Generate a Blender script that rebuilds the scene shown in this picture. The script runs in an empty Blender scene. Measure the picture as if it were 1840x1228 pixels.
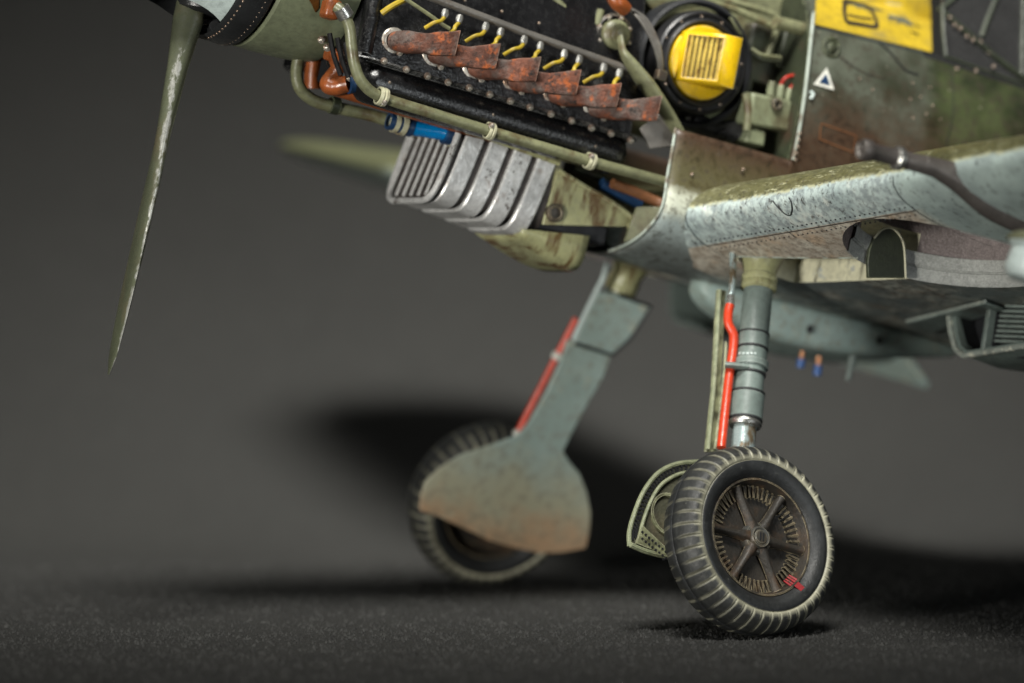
import bpy, bmesh, math, random
import numpy as np
from mathutils import Vector, Matrix
random.seed(7)
R = math.radians
sc = bpy.context.scene
col = sc.collection

# ------------------------------------------------------------------ camera (1 unit = 1 cm)
FPX, CAMH, PITCH = 6630.0, 4.4, R(1.73)
cd = bpy.data.cameras.new('camera'); cam = bpy.data.objects.new('camera', cd); col.objects.link(cam)
cam.location = (0, 0, CAMH); cam.rotation_euler = (R(90) - PITCH, 0, 0)
cd.sensor_width = 36; cd.lens = 36 * FPX / 1840; cd.clip_start = 1; cd.clip_end = 400
cd.dof.use_dof = True; cd.dof.focus_distance = 39.9; cd.dof.aperture_fstop = 0.165; cd.dof.aperture_blades = 9
sc.camera = cam
# ------------------------------------------------------------------ world, lamps, exposure
w = bpy.data.worlds.new('World'); sc.world = w; w.use_nodes = True
w.node_tree.nodes['Background'].inputs[0].default_value = (0.8, 0.88, 1.0, 1)
w.node_tree.nodes['Background'].inputs[1].default_value = 0.012
def area(name, loc, target, size, power, color=(1, 1, 1), sy=None, spread=180):
    ld = bpy.data.lights.new(name, 'AREA'); ld.shape = 'RECTANGLE'; ld.size = size; ld.size_y = sy or size
    ld.energy = power; ld.spread = R(spread); ld.color = color
    o = bpy.data.objects.new(name, ld); col.objects.link(o); o.location = loc
    o.rotation_euler = (Vector(target) - Vector(loc)).to_track_quat('-Z', 'Y').to_euler()
    return o
area('softbox_lamp', (-1.0, 24, 41), (-.2, 54, 3), 16, 4800, (1.0, 0.98, 0.92), spread=45)
area('front_lamp', (-23, 5, 4.2), (1.0, 42, 4.8), 6, 640, (1.0, 0.975, 0.9), spread=34)
area('side_lamp', (24, 6, 3.8), (4, 42, 4.4), 9, 330, (0.93, 0.98, 1.0), spread=50)
sc.view_settings.view_transform = 'Standard'; sc.view_settings.look = 'None'
sc.view_settings.exposure = 0.0; sc.view_settings.gamma = 1.0

# ------------------------------------------------------------------ aircraft frame: x forward, y port, z up
TH = R(14)
A0 = np.array([1.145, 42.75, 0.0]); LV = np.array([.457, -.889, 0]); LV /= np.linalg.norm(LV)
F0 = np.array([LV[1], -LV[0], 0]); ZV = np.array([0, 0, 1.0])
FW = F0 * math.cos(TH) + ZV * math.sin(TH); UP = ZV * math.cos(TH) - F0 * math.sin(TH)
MM = np.array([FW, LV, UP]); CA = MM @ (np.array([0, 0, CAMH]) - A0)
def ray(px, py):
    x = (px - 920) / FPX; y = -(py - 614) / FPX
    return MM @ np.array([x, math.cos(PITCH) + y * math.sin(PITCH), -math.sin(PITCH) + y * math.cos(PITCH)])
def at(px, py, v, ax=1):          # point where the line of sight meets the plane coordinate[ax] = v
    b = ray(px, py); t = (v - CA[ax]) / b[ax]; return Vector(CA + t * b)
def atp(px, py, o, n):            # ... meets the plane through o with normal n
    b = ray(px, py); n = np.array(n); t = np.dot(n, np.array(o) - CA) / np.dot(n, b); return Vector(CA + t * b)
plane = bpy.data.objects.new('model_aircraft', None); col.objects.link(plane)
plane.matrix_world = Matrix(((FW[0], LV[0], UP[0], A0[0]), (FW[1], LV[1], UP[1], A0[1]), (FW[2], LV[2], UP[2], A0[2]), (0, 0, 0, 1)))
plane['label'] = 'weathered green and pale blue model fighter plane with uncovered engine on dark paper'
plane['category'] = 'model aeroplane'

# ------------------------------------------------------------------ materials
def nt(name):
    m = bpy.data.materials.new(name); m.use_nodes = True
    return m, m.node_tree, m.node_tree.nodes['Principled BSDF']
def nd(t, typ, **k):
    n = t.nodes.new(typ)
    for a, b in k.items():
        if a[0] == '_': n.inputs[a[1:].replace('_', ' ')].default_value = b
        else: setattr(n, a, b)
    return n
def coords(t, scale=(1, 1, 1)):
    c = nd(t, 'ShaderNodeTexCoord'); mp = nd(t, 'ShaderNodeMapping'); mp.inputs['Scale'].default_value = scale
    t.links.new(c.outputs['Object'], mp.inputs[0]); return mp.outputs[0]
def noise(t, vec, scale, detail=4, rough=.55, off=0):
    n = nd(t, 'ShaderNodeTexNoise'); n.inputs['Scale'].default_value = scale; n.inputs['Detail'].default_value = detail
    n.inputs['Roughness'].default_value = rough
    if off:
        a = nd(t, 'ShaderNodeVectorMath', operation='ADD'); a.inputs[1].default_value = (off, off * 1.7, off * .6)
        t.links.new(vec, a.inputs[0]); vec = a.outputs[0]
    t.links.new(vec, n.inputs['Vector']); return n.outputs['Fac']
def ramp(t, fac, a, b, v0=0.0, v1=1.0):
    n = nd(t, 'ShaderNodeMapRange'); n.clamp = True
    n.inputs[1].default_value = a; n.inputs[2].default_value = b; n.inputs[3].default_value = v0; n.inputs[4].default_value = v1
    t.links.new(fac, n.inputs[0]); return n.outputs[0]
def math2(t, op, a, b):
    n = nd(t, 'ShaderNodeMath', operation=op); n.use_clamp = False
    for i, v in enumerate((a, b)):
        if isinstance(v, (int, float)): n.inputs[i].default_value = v
        else: t.links.new(v, n.inputs[i])
    return n.outputs[0]
def mix(t, fac, a, b):
    n = nd(t, 'ShaderNodeMix', data_type='RGBA')
    if isinstance(fac, (int, float)): n.inputs[0].default_value = fac
    else: t.links.new(fac, n.inputs[0])
    for i, v in ((6, a), (7, b)):
        if isinstance(v, tuple): n.inputs[i].default_value = (*v[:3], 1)
        else: t.links.new(v, n.inputs[i])
    return n.outputs[2]
def bump(t, bsdf, h, strength, dist=.02):
    b = nd(t, 'ShaderNodeBump'); b.inputs['Strength'].default_value = strength; b.inputs['Distance'].default_value = dist
    t.links.new(h, b.inputs['Height']); t.links.new(b.outputs[0], bsdf.inputs['Normal'])
def paint(name, base, var=.35, stain=None, stain_amt=(.55, .7), stain_scale=(1.2, 1.2, 1.2), stain_freq=1.6, chip=None, chip_at=(.68, .7),
          chip_freq=9, rough=.45, metal=0.0, bs=.25, bfreq=30, base2=None, base2_at=(.45, .6), spec=.5, coat=0, chipmetal=0, edge=None, fine=.0, base2_freq=1.1, wash=.45, edge_r=.016):
    m, t, b = nt(name); v = coords(t)
    n1 = noise(t, v, 2.2, 5); n2 = noise(t, v, 14, 6, .65, 3)
    dk = tuple(c * (1 - var) for c in base); lt = tuple(min(1, c * (1 + var)) for c in base)
    c = mix(t, ramp(t, n1, .3, .7), dk, lt)
    if base2: c = mix(t, ramp(t, noise(t, v, base2_freq, 5, .6, 9), *base2_at), c, base2)
    c = mix(t, ramp(t, n2, .42, .68, 0, wash), c, tuple(x * .4 for x in base))
    if fine: c = mix(t, ramp(t, noise(t, v, 70, 3, .7, 4), .5, .75, 0, fine), c, tuple(min(1, x * 3 + .1) for x in base))
    if stain:
        vs = coords(t, stain_scale)
        f = math2(t, 'MULTIPLY', ramp(t, noise(t, vs, stain_freq, 6, .62, 5), *stain_amt), .9)
        c = mix(t, f, c, stain)
    if chip:
        f = ramp(t, noise(t, v, chip_freq, 8, .75, 11), *chip_at); c = mix(t, f, c, chip)
        if chipmetal: t.links.new(math2(t, 'MULTIPLY', f, chipmetal), b.inputs['Metallic'])
    if edge:                                    # rubbed paint on the sharp edges
        bv = nd(t, 'ShaderNodeBevel', samples=4); bv.inputs['Radius'].default_value = edge_r
        g = nd(t, 'ShaderNodeNewGeometry'); dt = nd(t, 'ShaderNodeVectorMath', operation='DOT_PRODUCT')
        t.links.new(bv.outputs[0], dt.inputs[0]); t.links.new(g.outputs['Normal'], dt.inputs[1])
        e = ramp(t, dt.outputs['Value'], .985, .93)
        e = math2(t, 'MULTIPLY', e, ramp(t, noise(t, v, 12, 4, .6, 2), .35, .55)); c = mix(t, e, c, edge)
    t.links.new(c, b.inputs['Base Color'])
    if not chipmetal: b.inputs['Metallic'].default_value = metal
    t.links.new(ramp(t, n2, .3, .7, max(.05, rough - .1), min(1, rough + .15)), b.inputs['Roughness'])
    b.inputs['Specular IOR Level'].default_value = spec; b.inputs['Coat Weight'].default_value = coat
    bump(t, b, noise(t, v, bfreq, 5, .6, 1), bs); return m

M = {}
M['engine'] = paint('engine_black', (.0065, .0065, .007), .4, chip=(.20, .20, .19), chip_at=(.70, .72), chip_freq=20, rough=.22, bs=.3, bfreq=30, chipmetal=.7, edge=(.20, .20, .19), spec=.85)
M['black'] = paint('dark_rubber', (.012, .012, .013), .3, rough=.4, bs=.2)
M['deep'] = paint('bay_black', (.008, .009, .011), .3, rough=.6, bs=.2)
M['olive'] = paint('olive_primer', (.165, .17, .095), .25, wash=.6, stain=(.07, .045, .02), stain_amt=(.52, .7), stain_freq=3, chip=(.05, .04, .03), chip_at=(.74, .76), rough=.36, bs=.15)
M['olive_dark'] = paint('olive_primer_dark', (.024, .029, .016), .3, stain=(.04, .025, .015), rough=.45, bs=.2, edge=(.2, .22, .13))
M['rust'] = paint('burnt_rust', (.11, .042, .026), .55, base2=(.095, .072, .062), base2_at=(.46, .56), base2_freq=3.0, stain=(.32, .08, .02), stain_amt=(.54, .66), stain_freq=6, chip=(.018, .013, .011), chip_at=(.54, .64), chip_freq=7, rough=.72, bs=1.0, bfreq=26, spec=.3, wash=.8, edge=(.30, .20, .15))
M['orange'] = paint('orange_rubber', (.27, .072, .02), .3, stain=(.09, .03, .012), stain_amt=(.5, .7), stain_freq=4, rough=.28, bs=.3, bfreq=12)
M['blue_hose'] = paint('blue_hose', (.0, .16, .42), .2, rough=.2, bs=.05)
M['navy'] = paint('navy_band', (.01, .035, .09), .2, rough=.35)
M['cream'] = paint('cream_clamp', (.42, .41, .28), .2, stain=(.12, .07, .03), rough=.4)
M['silver'] = paint('scuffed_aluminium', (.60, .60, .59), .25, wash=.5, stain=(.22, .13, .08), stain_amt=(.62, .8), stain_freq=3, chip=(.09, .075, .065), chip_at=(.585, .63), chip_freq=6, rough=.34, metal=.35, bs=.55, bfreq=9, edge=(.85, .85, .83))
M['steel'] = paint('bare_steel', (.50, .50, .47), .2, rough=.3, metal=.9, bs=.2)
M['bolt'] = paint('bolt_metal', (.50, .47, .41), .4, stain=(.12, .06, .03), stain_amt=(.45, .6), stain_freq=5, rough=.3, metal=.6, bs=.3)
M['conduit'] = paint('grey_conduit', (.16, .15, .135), .25, stain=(.08, .05, .03), rough=.35, metal=.4, bs=.2)
M['yellow_wire'] = paint('yellow_wire', (.36, .26, .02), .25, stain=(.2, .12, .02), rough=.35)
M['yellow'] = paint('yellow_paint', (.58, .37, .006), .12, wash=.35, edge_r=.009, stain=(.20, .10, .012), stain_amt=(.62, .82), stain_freq=3, chip=(.75, .72, .6), chip_at=(.70, .72), rough=.3, bs=.15, edge=(.85, .8, .6))
M['yellow_skin'] = paint('yellow_skin', (.44, .31, .02), .16, stain=(.22, .17, .05), stain_amt=(.55, .75), stain_freq=2.5, chip=(.5, .47, .32), chip_at=(.66, .72), chip_freq=4, rough=.45, bs=.15)
M['slat'] = paint('brass_slat', (.80, .60, .16), .3, stain=(.22, .11, .03), stain_amt=(.52, .68), stain_freq=6, rough=.3, metal=.5, bs=.3)
M['red'] = paint('red_line', (.56, .045, .014), .12, stain=(.3, .03, .015), stain_amt=(.6, .8), rough=.3, bs=.05)
M['red_wire'] = paint('red_wire', (.35, .02, .01), .1, rough=.35)
M['gear'] = paint('grey_green_gear', (.15, .188, .172), .2, stain=(.07, .07, .06), stain_amt=(.55, .75), rough=.4, bs=.1, edge=(.3, .33, .3))
M['core'] = paint('radiator_core_dark', (.06, .05, .045), .3, rough=.5, metal=.3, bs=.3)
M['edge_paint'] = paint('edge_paint', (.36, .41, .36), .2, stain=(.12, .09, .06), stain_amt=(.48, .6), stain_freq=4, rough=.45, bs=.4)
M['gear_seam'] = paint('seam_dark', (.015, .017, .018), .2, rough=.6)
M['rib_green'] = paint('rib_green', (.22, .23, .13), .25, stain=(.04, .04, .02), stain_amt=(.45, .62), stain_freq=5, chip=(.4, .42, .3), chip_at=(.66, .7), rough=.5, bs=.4, edge=(.5, .5, .35))
M['rim'] = paint('brown_black_rim', (.026, .022, .017), .35, stain=(.06, .036, .02), stain_amt=(.5, .66), stain_freq=4, chip=(.17, .13, .08), chip_at=(.70, .74), chip_freq=16, rough=.5, bs=.4, edge=(.34, .28, .17), edge_r=.014)
M['hub'] = paint('hub_grey', (.05, .05, .045), .3, stain=(.09, .06, .03), rough=.4, edge=(.2, .18, .13))
M['blade'] = paint('propeller_green', (.075, .082, .052), .15, stain=(.11, .085, .05), stain_amt=(.5, .75), stain_scale=(1, 1, .8), chip=(.55, .55, .52), chip_at=(.715, .73), chip_freq=7, rough=.28, bs=.1, chipmetal=.8)
def add_edge_wear(m, colr, lo, hi):
    t = m.node_tree; b = t.nodes['Principled BSDF']; v = coords(t, (1, 1, .5)); src = b.inputs['Base Color'].links[0].from_socket
    a = nd(t, 'ShaderNodeAttribute', attribute_name='dust')
    f = math2(t, 'ADD', a.outputs['Fac'], math2(t, 'MULTIPLY', math2(t, 'SUBTRACT', noise(t, v, 9, 7, .75, 6), .5), .9))
    f = ramp(t, f, lo, hi); t.links.new(mix(t, f, src, colr), b.inputs['Base Color'])
    for l in list(b.inputs['Metallic'].links): t.links.remove(l)
    t.links.new(math2(t, 'MULTIPLY', f, .6), b.inputs['Metallic'])
add_edge_wear(M['blade'], (.40, .40, .37), .93, 1.02)
M['white'] = paint('white_paint', (.62, .62, .56), .1, stain=(.3, .25, .18), rough=.5)
M['pale'] = paint('pale_spinner', (.50, .58, .56), .08, chip=(.03, .04, .04), chip_at=(.66, .68), chip_freq=8, rough=.35)
M['spin_black'] = paint('spinner_black', (.018, .019, .02), .3, fine=.1, chip=(.12, .12, .12), chip_at=(.72, .76), rough=.33, bs=.2)
M['cowl'] = paint('cowl_olive', (.17, .19, .115), .12, stain=(.07, .075, .05), stain_amt=(.5, .8), rough=.42, bs=.1)
M['oil'] = paint('oil_stain', (.10, .04, .008), .3, rough=.25)
M['gun'] = paint('gunmetal', (.13, .115, .105), .25, stain=(.2, .18, .16), stain_amt=(.6, .8), rough=.45, metal=.4, bs=.2, edge=(.35, .33, .3))
M['dust'] = paint('dust_cream', (.34, .32, .2), .2, rough=.9)
M['glass_dark'] = paint('smoked_window', (.03, .03, .03), .15, rough=.22, bs=.02, fine=.04)
M['frame_green'] = paint('canopy_frame_green', (.034, .042, .026), .25, chip=(.35, .30, .24), chip_at=(.63, .68), chip_freq=6, rough=.5, bs=.3)
M['connector'] = paint('connector_green', (.17, .19, .115), .15, stain=(.07, .06, .03), rough=.4, edge=(.45, .47, .3))
M['duct'] = paint('oily_primer', (.34, .34, .18), .18, stain=(.085, .035, .008), stain_amt=(.48, .60), stain_scale=(3.2, 1, .8), stain_freq=2.0, rough=.28, bs=.12, edge=(.45, .45, .3))
M['liner'] = paint('well_liner', (.17, .14, .135), .2, fine=.55, chip=(.5, .45, .42), chip_at=(.68, .72), chip_freq=45, rough=.5, bs=.8, bfreq=45)
M['liner_rim'] = paint('well_rim', (.30, .31, .29), .2, fine=.4, chip=(.5, .5, .47), chip_at=(.7, .73), chip_freq=40, rough=.5, bs=.6, bfreq=40)
M['copper'] = paint('copper_fitting', (.55, .25, .12), .2, rough=.35, metal=.4)
M['blue_cap'] = paint('blue_cap', (.02, .09, .30), .2, rough=.3)

def wing_mat():
    m, t, b = nt('wing_camouflage'); v = coords(t)
    sx = nd(t, 'ShaderNodeSeparateXYZ'); t.links.new(v, sx.inputs[0]); X, Y, Z = sx.outputs
    aY = nd(t, 'ShaderNodeMath', operation='ABSOLUTE'); t.links.new(Y, aY.inputs[0]); aY = aY.outputs[0]
    # height above the leading edge line and distance behind it
    hz = math2(t, 'SUBTRACT', Z, math2(t, 'ADD', math2(t, 'MULTIPLY', aY, .115), 4.365))
    back = math2(t, 'SUBTRACT', math2(t, 'SUBTRACT', .98, math2(t, 'MULTIPLY', aY, .06)), X)
    n1 = noise(t, v, 2.0, 5, .6); n2 = noise(t, v, 11, 6, .7, 4); n3 = noise(t, coords(t, (1.2, 6, 6)), 3, 5, .7, 7)
    blue = mix(t, ramp(t, n1, .35, .65), (.40, .49, .48), (.58, .67, .64))
    blue = mix(t, ramp(t, n2, .45, .57, 0, .8), blue, (.24, .28, .29)); blue = mix(t, ramp(t, noise(t, v, 4, 6, .7, 41), .56, .66, 0, .7), blue, (.68, .72, .66))
    under = mix(t, ramp(t, n1, .35, .65), (.50, .44, .36), (.68, .64, .54))
    under = mix(t, ramp(t, noise(t, v, 3.2, 5, .6, 13), .52, .66, 0, .7), under, (.56, .40, .26))
    under = mix(t, ramp(t, n2, .47, .58, 0, .75), under, (.27, .215, .16)); under = mix(t, ramp(t, noise(t, coords(t, (3, 8, 8)), 2.2, 7, .78, 51), .60, .64, 0, .9), under, (.045, .03, .02))
    dark = mix(t, ramp(t, noise(t, v, 5, 7, .75, 17), .40, .60), (.06, .068, .06), (.42, .43, .37)); dark = mix(t, ramp(t, n3, .5, .62, 0, .7), dark, (.16, .09, .05))
    olive = mix(t, ramp(t, n2, .35, .7), (.065, .066, .030), (.15, .145, .066))
    olive = mix(t, math2(t, 'MULTIPLY', ramp(t, noise(t, coords(t, (8, 1.6, 8)), 3, 7, .8, 2), .56, .62, 0, .75), ramp(t, Y, -2, 0)), olive, (.48, .48, .32))
    wob = math2(t, 'MULTIPLY', math2(t, 'SUBTRACT', n1, .5), .12)
    low = math2(t, 'SUBTRACT', 0.0, hz)
    isunder = ramp(t, back, .345, .350)
    c = mix(t, isunder, blue, under)
    aft = ramp(t, math2(t, 'ADD', math2(t, 'ADD', back, math2(t, 'MULTIPLY', wob, 2)), math2(t, 'MULTIPLY', aY, -.22)), .55, 1.15)
    aft = math2(t, 'MULTIPLY', aft, 1.0)
    c = mix(t, aft, c, mix(t, ramp(t, n1, .4, .6), dark, (.12, .14, .135)))
    outb = math2(t, 'MULTIPLY', ramp(t, aY, 5.0, 5.25), ramp(t, back, 3.2, 2.6))       # cleaner pale blue outboard panel
    c = mix(t, outb, c, mix(t, ramp(t, n1, .35, .6), (.28, .34, .33), (.42, .51, .48)))
    top = math2(t, 'ADD', hz, wob)
    c = mix(t, ramp(t, top, .03, .06), c, olive)
    c = mix(t, math2(t, 'MULTIPLY', ramp(t, math2(t, 'ABSOLUTE', math2(t, 'SUBTRACT', top, .045), 0), .035, .0), ramp(t, n2, .42, .55, 0, .8)), c, (.5, .5, .32))
    c = mix(t, ramp(t, Y, -6.5, -8), c, mix(t, ramp(t, hz, -.12, .0), (.13, .16, .145), (.075, .08, .042)))  # olive-grey far tip, its colour darkened to counter the strong key light
    ch = ramp(t, noise(t, coords(t, (4, 11, 9)), 1.6, 6, .78, 21), .575, .60)
    c = mix(t, math2(t, 'MULTIPLY', ch, .85), c, (.035, .03, .025))
    t.links.new(c, b.inputs['Base Color']); t.links.new(ramp(t, n2, .3, .7, .33, .55), b.inputs['Roughness'])
    bump(t, b, noise(t, v, 26, 6, .65, 8), .3); return m
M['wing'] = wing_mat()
def fus_mat():
    m, t, b = nt('fuselage_camouflage'); v = coords(t)
    sx = nd(t, 'ShaderNodeSeparateXYZ'); t.links.new(v, sx.inputs[0]); X, Y, Z = sx.outputs
    n1 = noise(t, v, 1.5, 5, .55); n2 = noise(t, v, 10, 6, .7, 4)
    g = mix(t, ramp(t, n1, .35, .65), (.028, .031, .019), (.105, .116, .09))
    green = mix(t, ramp(t, n1, .4, .62), (.016, .021, .010), (.055, .068, .028))
    xw = math2(t, 'ADD', X, math2(t, 'MULTIPLY', math2(t, 'SUBTRACT', n1, .5), .5))
    c = mix(t, ramp(t, xw, -1.95, -2.15), g, green)
    zw = math2(t, 'ADD', Z, math2(t, 'MULTIPLY', math2(t, 'SUBTRACT', n1, .5), .9))
    zx = math2(t, 'SUBTRACT', zw, math2(t, 'MULTIPLY', X, -.12))
    br = mix(t, ramp(t, n2, .35, .7), (.016, .009, .006), (.095, .045, .022))
    c = mix(t, math2(t, 'MULTIPLY', ramp(t, zx, 6.35, 5.75), ramp(t, X, -2.6, -1.6, .35, .92)), c, br)
    bl = mix(t, ramp(t, n2, .35, .7), (.34, .40, .39), (.52, .60, .58))
    zb = math2(t, 'ADD', Z, math2(t, 'MULTIPLY', math2(t, 'SUBTRACT', n2, .5), .25))
    c = mix(t, math2(t, 'MULTIPLY', ramp(t, zb, 5.38, 5.0), ramp(t, X, -.6, -.2)), c, mix(t, ramp(t, n2, .35, .65), (.05, .042, .02), (.125, .115, .055)))
    c = mix(t, ramp(t, zb, 4.80, 4.66), c, mix(t, ramp(t, X, .2, .7), bl, (.42, .44, .36)))
    c = mix(t, ramp(t, zb, 4.50, 4.36), c, bl); c = mix(t, ramp(t, zb, 4.30, 4.1, 0, .8), c, (.12, .13, .12))
    c = mix(t, ramp(t, math2(t, 'ADD', n2, 0), .50, .62, 0, .7), c, (.035, .028, .018))
    c = mix(t, ramp(t, noise(t, v, 24, 4, .6, 31), .70, .73), c, (.30, .28, .22))
    t.links.new(c, b.inputs['Base Color']); t.links.new(ramp(t, n2, .3, .7, .3, .55), b.inputs['Roughness'])
    bump(t, b, noise(t, v, 22, 5, .6, 8), .18); return m
M['fuselage'] = fus_mat()
def pale_gear_door():
    m, t, b = nt('door_pale_blue'); v = coords(t)
    sx = nd(t, 'ShaderNodeSeparateXYZ'); t.links.new(v, sx.inputs[0]); Z = sx.outputs[2]
    n1 = noise(t, v, 2.4, 5, .6); n2 = noise(t, v, 9, 6, .7, 4)
    c = mix(t, ramp(t, n1, .35, .65), (.26, .335, .31), (.31, .39, .36))
    zz = math2(t, 'ADD', Z, math2(t, 'MULTIPLY', math2(t, 'SUBTRACT', n1, .5), 1.0))
    c = mix(t, ramp(t, zz, 1.75, 1.15, 0, .8), c, (.40, .37, .25))
    c = mix(t, ramp(t, zz, 1.05, .62, 0, .85), c, (.46, .29, .17))
    c = mix(t, ramp(t, n2, .50, .62, 0, .55), c, (.20, .19, .14)); c = mix(t, ramp(t, noise(t, v, 5, 6, .75, 3), .57, .68, 0, .7), c, (.46, .45, .34))
    t.links.new(c, b.inputs['Base Color']); b.inputs['Roughness'].default_value = .5
    bump(t, b, n2, .15); return m
M['door'] = pale_gear_door()
M['slot'] = paint('slot_cream', (.58, .56, .40), .2, stain=(.05, .045, .035), stain_amt=(.58, .68), stain_scale=(3, 3, .5), stain_freq=3, chip=(.3, .33, .34), chip_at=(.6, .64), chip_freq=3, rough=.5, edge=(.7, .68, .5))
def tyre_mat():
    m, t, b = nt('dusty_tyre'); v = coords(t)
    a = nd(t, 'ShaderNodeAttribute', attribute_name='dust')
    n1 = noise(t, v, 5, 5, .6); n2 = noise(t, v, 26, 5, .7, 3)
    c = mix(t, ramp(t, n1, .3, .7), (.006, .007, .008), (.018, .020, .023))
    c = mix(t, ramp(t, n2, .66, .72, 0, .55), c, (.22, .22, .18))
    f = math2(t, 'MULTIPLY', a.outputs['Fac'], ramp(t, n1, .25, .62, .55, 1.0))
    c = mix(t, f, c, mix(t, n2, (.44, .42, .29), (.66, .64, .48)))
    t.links.new(c, b.inputs['Base Color']); t.links.new(ramp(t, n2, .3, .7, .36, .62), b.inputs['Roughness'])
    bump(t, b, n2, .3); return m
M['tyre'] = tyre_mat()
def paper_mat():
    m, t, b = nt('charcoal_paper'); v = coords(t)
    f1 = noise(t, v, 15, 6, .9); f2 = noise(t, v, 24, 4, .85, 5); big = noise(t, v, .12, 4, .6, 2)
    c = mix(t, ramp(t, f1, .38, .62), (.009, .009, .0088), (.048, .048, .045))
    c = mix(t, ramp(t, f2, .60, .68, 0, .8), c, (.20, .20, .19))
    c = mix(t, ramp(t, big, .3, .7, 0, .16), c, (.05, .049, .044))
    t.links.new(c, b.inputs['Base Color']); b.inputs['Roughness'].default_value = .8
    b.inputs['Specular IOR Level'].default_value = .25
    bump(t, b, f1, .55, .06); return m
M['paper'] = paper_mat()

# ------------------------------------------------------------------ mesh kit
def perp(d):
    d = Vector(d).normalized(); a = Vector((0, 0, 1)) if abs(d.z) < .9 else Vector((1, 0, 0))
    u = d.cross(a).normalized(); return u, d.cross(u).normalized()
def smooth_path(pts, k=6):
    pts = [Vector(p) for p in pts]
    if len(pts) < 3: return pts
    out = []; P = [2 * pts[0] - pts[1]] + pts + [2 * pts[-1] - pts[-2]]
    for i in range(1, len(P) - 2):
        a, b, c, d = P[i - 1:i + 3]
        for j in range(k):
            t = j / k
            out.append(.5 * ((2 * b) + (c - a) * t + (2 * a - 5 * b + 4 * c - d) * t * t + (3 * b - a - 3 * c + d) * t ** 3))
    return out + [pts[-1]]
class G:
    def __init__(s): s.v = []; s.f = []; s.attr = []
    def add(s, vs, fs):
        o = len(s.v); s.v += [tuple(p) for p in vs]; s.f += [tuple(i + o for i in f) for f in fs]; return s
    def rings(s, rings, caps=True, closed=True):
        n = len(rings[0]); vs = [p for r in rings for p in r]; fs = []
        for i in range(len(rings) - 1):
            for j in range(n if closed else n - 1):
                k = (j + 1) % n; fs.append((i * n + j, i * n + k, (i + 1) * n + k, (i + 1) * n + j))
        if caps and closed:
            fs.append(tuple(range(n))[::-1]); fs.append(tuple((len(rings) - 1) * n + j for j in range(n)))
        return s.add(vs, fs)
    def tube(s, pts, r, n=10, smooth=True, k=6, flat=1.0):
        P = smooth_path(pts, k) if smooth else [Vector(p) for p in pts]
        L = len(P); rs = r if isinstance(r, (list, tuple)) else [r]
        d0 = (P[1] - P[0]).normalized(); u, w_ = perp(d0); rings = []
        for i, p in enumerate(P):
            d = (P[min(i + 1, L - 1)] - P[max(i - 1, 0)]).normalized()
            u = (u - d * u.dot(d)).normalized(); w_ = d.cross(u)
            q = i / (L - 1) * (len(rs) - 1); a = int(q); rr = rs[a] if a >= len(rs) - 1 else rs[a] + (rs[a + 1] - rs[a]) * (q - a)
            rings.append([p + (u * math.cos(t) + w_ * math.sin(t) * flat) * rr for t in [2 * math.pi * j / n for j in range(n)]])
        return s.rings(rings)
    def lathe(s, o, ax, prof, n=48, caps=False, close=False):
        o = Vector(o); ax = Vector(ax).normalized(); u, w_ = perp(ax)
        rings = [[o + ax * t + (u * math.cos(a) + w_ * math.sin(a)) * r for a in [2 * math.pi * j / n for j in range(n)]] for t, r in prof]
        if close: rings.append(rings[0])
        return s.rings(rings, caps=caps)
    def prism(s, poly, off):
        n = len(poly); off = Vector(off); a = [Vector(p) for p in poly]; b = [p + off for p in a]
        fs = [tuple(range(n)), tuple(range(2 * n - 1, n - 1, -1))] + [(i, i + n, (i + 1) % n + n, (i + 1) % n) for i in range(n)]
        return s.add(a + b, fs)
    def box(s, c, h, ax=None):
        c = Vector(c); A = ax or (Vector((1, 0, 0)), Vector((0, 1, 0)), Vector((0, 0, 1)))
        vs = [c + A[0] * h[0] * i + A[1] * h[1] * j + A[2] * h[2] * k for i in (-1, 1) for j in (-1, 1) for k in (-1, 1)]
        return s.add(vs, [(0, 1, 3, 2), (4, 6, 7, 5), (0, 4, 5, 1), (2, 3, 7, 6), (0, 2, 6, 4), (1, 5, 7, 3)])
    def ball(s, c, r, n=10, m=6, sc_=(1, 1, 1)):
        c = Vector(c); rings = []
        for i in range(m + 1):
            a = math.pi * i / m; rr = max(math.sin(a), .02) * r
            rings.append([c + Vector((math.cos(b) * rr * sc_[0], math.sin(b) * rr * sc_[1], math.cos(a) * r * sc_[2])) for b in [2 * math.pi * j / n for j in range(n)]])
        return s.rings(rings)
    def mesh(s, name, mat, angle=40):
        me = bpy.data.meshes.new(name); me.from_pydata(s.v, [], s.f); me.validate(); me.update()
        bm = bmesh.new(); bm.from_mesh(me); bmesh.ops.recalc_face_normals(bm, faces=bm.faces); bm.to_mesh(me); bm.free()
        for p in me.polygons: p.use_smooth = True
        me.set_sharp_from_angle(angle=R(angle)); me.materials.append(M[mat] if isinstance(mat, str) else mat)
        return me
    def build(s, name, mat, parent=None, angle=40, bevel=0, label=None, solid=0, sub=0):
        o = bpy.data.objects.new(name, s.mesh(name, mat, angle)); col.objects.link(o)
        if parent: o.parent = parent
        if solid:
            md = o.modifiers.new('thickness', 'SOLIDIFY'); md.thickness = solid; md.offset = -1
        if bevel:
            md = o.modifiers.new('edge', 'BEVEL'); md.width = bevel; md.segments = 2; md.limit_method = 'ANGLE'; md.angle_limit = R(38)
        if sub:
            md = o.modifiers.new('round', 'SUBSURF'); md.levels = sub; md.render_levels = sub
        if label: o['label'] = label
        return o
def place(me, name, p, axis, parent, scale=1, spin=0):
    o = bpy.data.objects.new(name, me); col.objects.link(o); o.parent = parent
    o.matrix_local = Matrix.Translation(p) @ Vector(axis).to_track_quat('Z', 'Y').to_matrix().to_4x4() @ Matrix.Rotation(spin, 4, 'Z') @ Matrix.Scale(scale, 4)
    return o
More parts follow.
